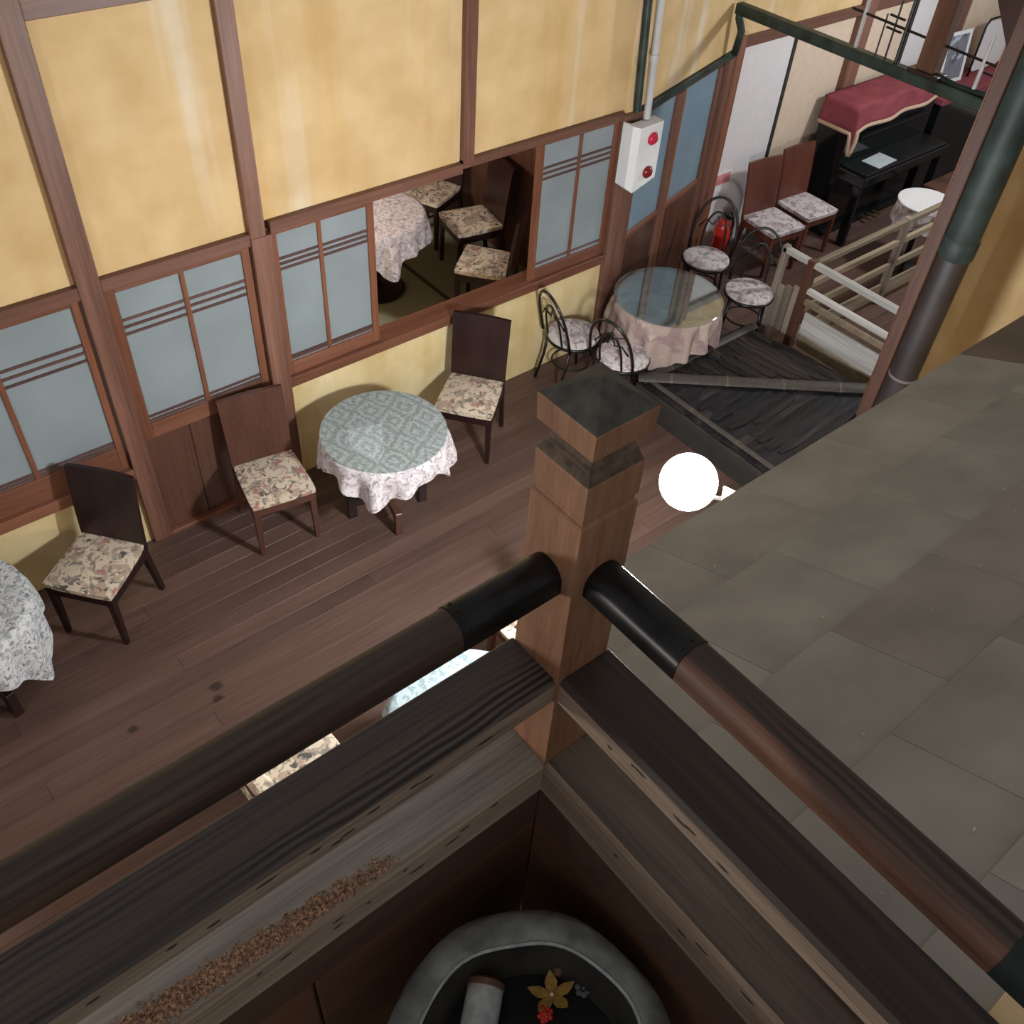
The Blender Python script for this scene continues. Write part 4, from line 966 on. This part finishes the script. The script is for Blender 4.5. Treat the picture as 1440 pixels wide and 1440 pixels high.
# ================================================================= FENCE
FX = 6.32
t = thing('wooden_fence', 'grey weathered wooden fence turning a corner by the piano end', 'fence')
FB = lambda n, m, *a: obj(n, bx(*a, bev=0.006), m, t)
FB('corner_post', W_BOARD, FX - 0.035, FX + 0.035, 3.555, 3.625, 0.0, 0.875)
FB('rail', W_GREYY_LIT, FX - 0.03, FX + 0.03, 2.5, 3.88, 0.82, 0.865)
FB('rail', W_GREYY_LIT, FX - 0.025, FX + 0.025, 2.5, 3.56, 0.585, 0.63)
FB('rail', W_GREYX, FX - 0.015, FX + 0.02, 2.5, 3.56, 0.48, 0.53)
FB('board', W_GREYY_LIT, FX - 0.05, FX - 0.02, 2.5, 3.50, 0.25, 0.45)
FB('board', W_GREYX, FX - 0.02, FX + 0.01, 2.5, 3.50, 0.10, 0.22)
FB('board', W_GREYY_LIT, FX - 0.24, FX - 0.20, 2.4, 3.52, 0.10, 0.17)
FB('board', W_GREYY_LIT, FX - 0.235, FX - 0.205, 2.4, 3.54, 0.0, 0.09)
for i in range(3): FB('slat', W_GREYZ, FX - 0.02, FX + 0.005, 3.63 + i * 0.07, 3.69 + i * 0.07, 0.14, 0.60 - 0.03 * i)
FB('end_post', W_GREYZ, FX - 0.03, FX + 0.03, 3.84, 3.89, 0.0, 0.88)
FB('rail', W_GREYX, FX + 0.035, 8.9, 3.565, 3.615, 0.80, 0.85)
FB('rail', W_GREYX, FX + 0.035, 8.9, 3.57, 3.61, 0.60, 0.66)
FB('rail', W_GREYX, FX + 0.035, 8.9, 3.575, 3.605, 0.36, 0.43)
FB('board', W_GREYX, FX + 0.035, 8.9, 3.58, 3.60, 0.06, 0.22)
for x0 in (7.62, 8.85): FB('post', W_GREYZ, x0, x0 + 0.06, 3.56, 3.62, 0.0, 0.86)

# ================================================================= LOW BARK ROOF
t = thing('bark_roof', 'low dark bark covered roof with bamboo battens, beside the fence', 'roof')
X0, Y1, ZE = 4.63, 3.77, 0.30
K = 0.10                                    # pitch
HX = 5.86                                   # hip end
zf = lambda x: ZE + K * (x - X0)            # left-facing plane
zg = lambda y: ZE + K * (Y1 - y)            # back-facing plane
y = 2.08
while y < Y1 - 0.02:                        # strips of the left-facing plane run up along x until they meet the hip
    wd = random.uniform(0.055, 0.10); y2 = min(y + wd, Y1)
    for lay in range(2):
        xe = min(HX, X0 + (Y1 - (y + y2) / 2)) if lay == 0 else X0 + (min(HX, X0 + (Y1 - y)) - X0) * random.uniform(0.35, 0.85)
        xs_ = X0 - random.uniform(-0.01, 0.02) if lay == 0 else X0 + 0.06 + random.uniform(0, 0.5) * max(0, xe - X0 - 0.2)
        if xe - xs_ < 0.08: continue
        bm = bmesh.new(); up_ = 0.005 + lay * 0.009; tw = random.uniform(-0.004, 0.004)
        nseg = 5; ring = []
        for i in range(nseg + 1):
            x = xs_ + (xe - xs_) * i / nseg; jy = random.uniform(-0.006, 0.006) if lay else 0; z = zf(x) + up_ + random.uniform(-0.002, 0.003)
            ya, yb = y - 0.004 + jy, y2 + 0.006 + jy
            if lay and i in (0, nseg): ya, yb = ya + wd * .3, yb - wd * .3
            ring.append([bm.verts.new(p) for p in ((x, ya, z + tw - 0.012), (x, yb, z - tw - 0.012), (x, yb, z - tw + 0.002), (x, (ya + yb) / 2, z + 0.006), (x, ya, z + tw + 0.002))])
        for A, B in zip(ring, ring[1:]):
            for k in range(5): bm.faces.new((A[k], A[(k + 1) % 5], B[(k + 1) % 5], B[k]))
        bm.faces.new(ring[0][::-1]); bm.faces.new(ring[-1]); obj('bark_strip', bm, BARKX, t)
    y = y2
x = X0 + 0.02
while x < 5.87:                              # strips of the back-facing plane run along y
    wd = random.uniform(0.055, 0.10); x2 = x + wd
    for lay in range(2):
        full = max(2.62, Y1 - (min((x + x2) / 2, HX) - X0)); ye = full if lay == 0 else Y1 - (Y1 - full) * random.uniform(0.35, 0.9)
        ys_ = Y1 + random.uniform(-0.01, 0.02) if lay == 0 else Y1 - 0.05 - random.uniform(0, 0.4) * max(0, Y1 - full - 0.2)
        if ys_ - ye < 0.08: continue
        bm = bmesh.new(); up_ = 0.005 + lay * 0.009; tw = random.uniform(-0.004, 0.004); nseg = 5; ring = []
        for i in range(nseg + 1):
            yy = ys_ + (ye - ys_) * i / nseg; jx = random.uniform(-0.008, 0.008) if lay else 0; z = zg(yy) + up_ + random.uniform(-0.002, 0.003)
            xa, xb = x - 0.004 + jx, x2 + 0.006 + jx
            if lay and i in (0, nseg): xa, xb = xa + wd * .3, xb - wd * .3
            ring.append([bm.verts.new(p) for p in ((xa, yy, z + tw - 0.012), (xb, yy, z - tw - 0.012), (xb, yy, z - tw + 0.002), ((xa + xb) / 2, yy, z + 0.006), (xa, yy, z + tw + 0.002))])
        for A, B in zip(ring, ring[1:]):
            for k in range(5): bm.faces.new((A[k], A[(k + 1) % 5], B[(k + 1) % 5], B[k]))
        bm.faces.new(ring[0][::-1]); bm.faces.new(ring[-1]); obj('bark_strip', bm, BARKY, t)
    x = x2
# solid body under the strips
bm = bmesh.new()
prism(bm, [(X0 + 0.05, Y1 - 0.05, 0.0), (5.9, Y1 - 0.05, 0.0), (5.9, Y1 - 0.05, ZE - 0.02), (X0 + 0.05, Y1 - 0.05, ZE - 0.02)], (0, -0.04, 0))
prism(bm, [(X0 + 0.05, 2.08, 0.0), (X0 + 0.05, Y1 - 0.05, 0.0), (X0 + 0.05, Y1 - 0.05, ZE - 0.02), (X0 + 0.05, 2.08, ZE - 0.02)], (0.04, 0, 0)); obj('skirt', bm, SEAM, t)
obj('eave_board', bx(X0 - 0.02, X0 + 0.01, 2.08, Y1 + 0.02, ZE - 0.07, ZE - 0.012, bev=0.003), SEAM, t)
obj('eave_board', bx(X0 - 0.02, 5.94, Y1 - 0.01, Y1 + 0.02, ZE - 0.07, ZE - 0.012, bev=0.003), SEAM, t)


def batten(p, q, r=0.026, step=0.34, flat=0.55):
    p, q = Vector(p), Vector(q); L = (q - p).length; d = (q - p) / L; bm = bmesh.new(); s = d.cross(Vector((0, 0, 1))).normalized(); n_ = s.cross(d)
    rings = []
    for e in (0, L): rings.append([bm.verts.new(p + d * e + s * r * math.cos(a * PI / 5) + n_ * r * flat * math.sin(a * PI / 5)) for a in range(10)])
    for k in range(10): bm.faces.new((rings[0][k], rings[0][(k + 1) % 10], rings[1][(k + 1) % 10], rings[1][k]))
    bm.faces.new(rings[0][::-1]); bm.faces.new(rings[1]); b = smooth_by_angle(obj('bamboo_batten', bm, BAMBOO, t), 40)
    e = step * 0.6
    while e < L:
        bm = bmesh.new(); tube(bm, [p + d * (e - 0.006), p + d * (e + 0.006)], r * 1.04, 10); o = obj('bamboo_node', bm, NODE_M, b)
        for v in o.data.vertices:
            hgt = (v.co - p).dot(n_); v.co -= n_ * hgt * (1 - flat * 1.05)
        e += step


batten((X0 + 0.0, Y1, ZE + 0.03), (HX, Y1 - (HX - X0), zf(HX) + 0.03), 0.058, 0.42, 0.45)
batten((X0 + 0.05, 2.08, ZE + 0.025), (X0 + 0.05, Y1 - 0.02, ZE + 0.025), 0.024, 0.45)
batten((X0, Y1 - 0.05, ZE + 0.025), (5.94, Y1 - 0.05, ZE + 0.025), 0.04, 0.5, 0.4)
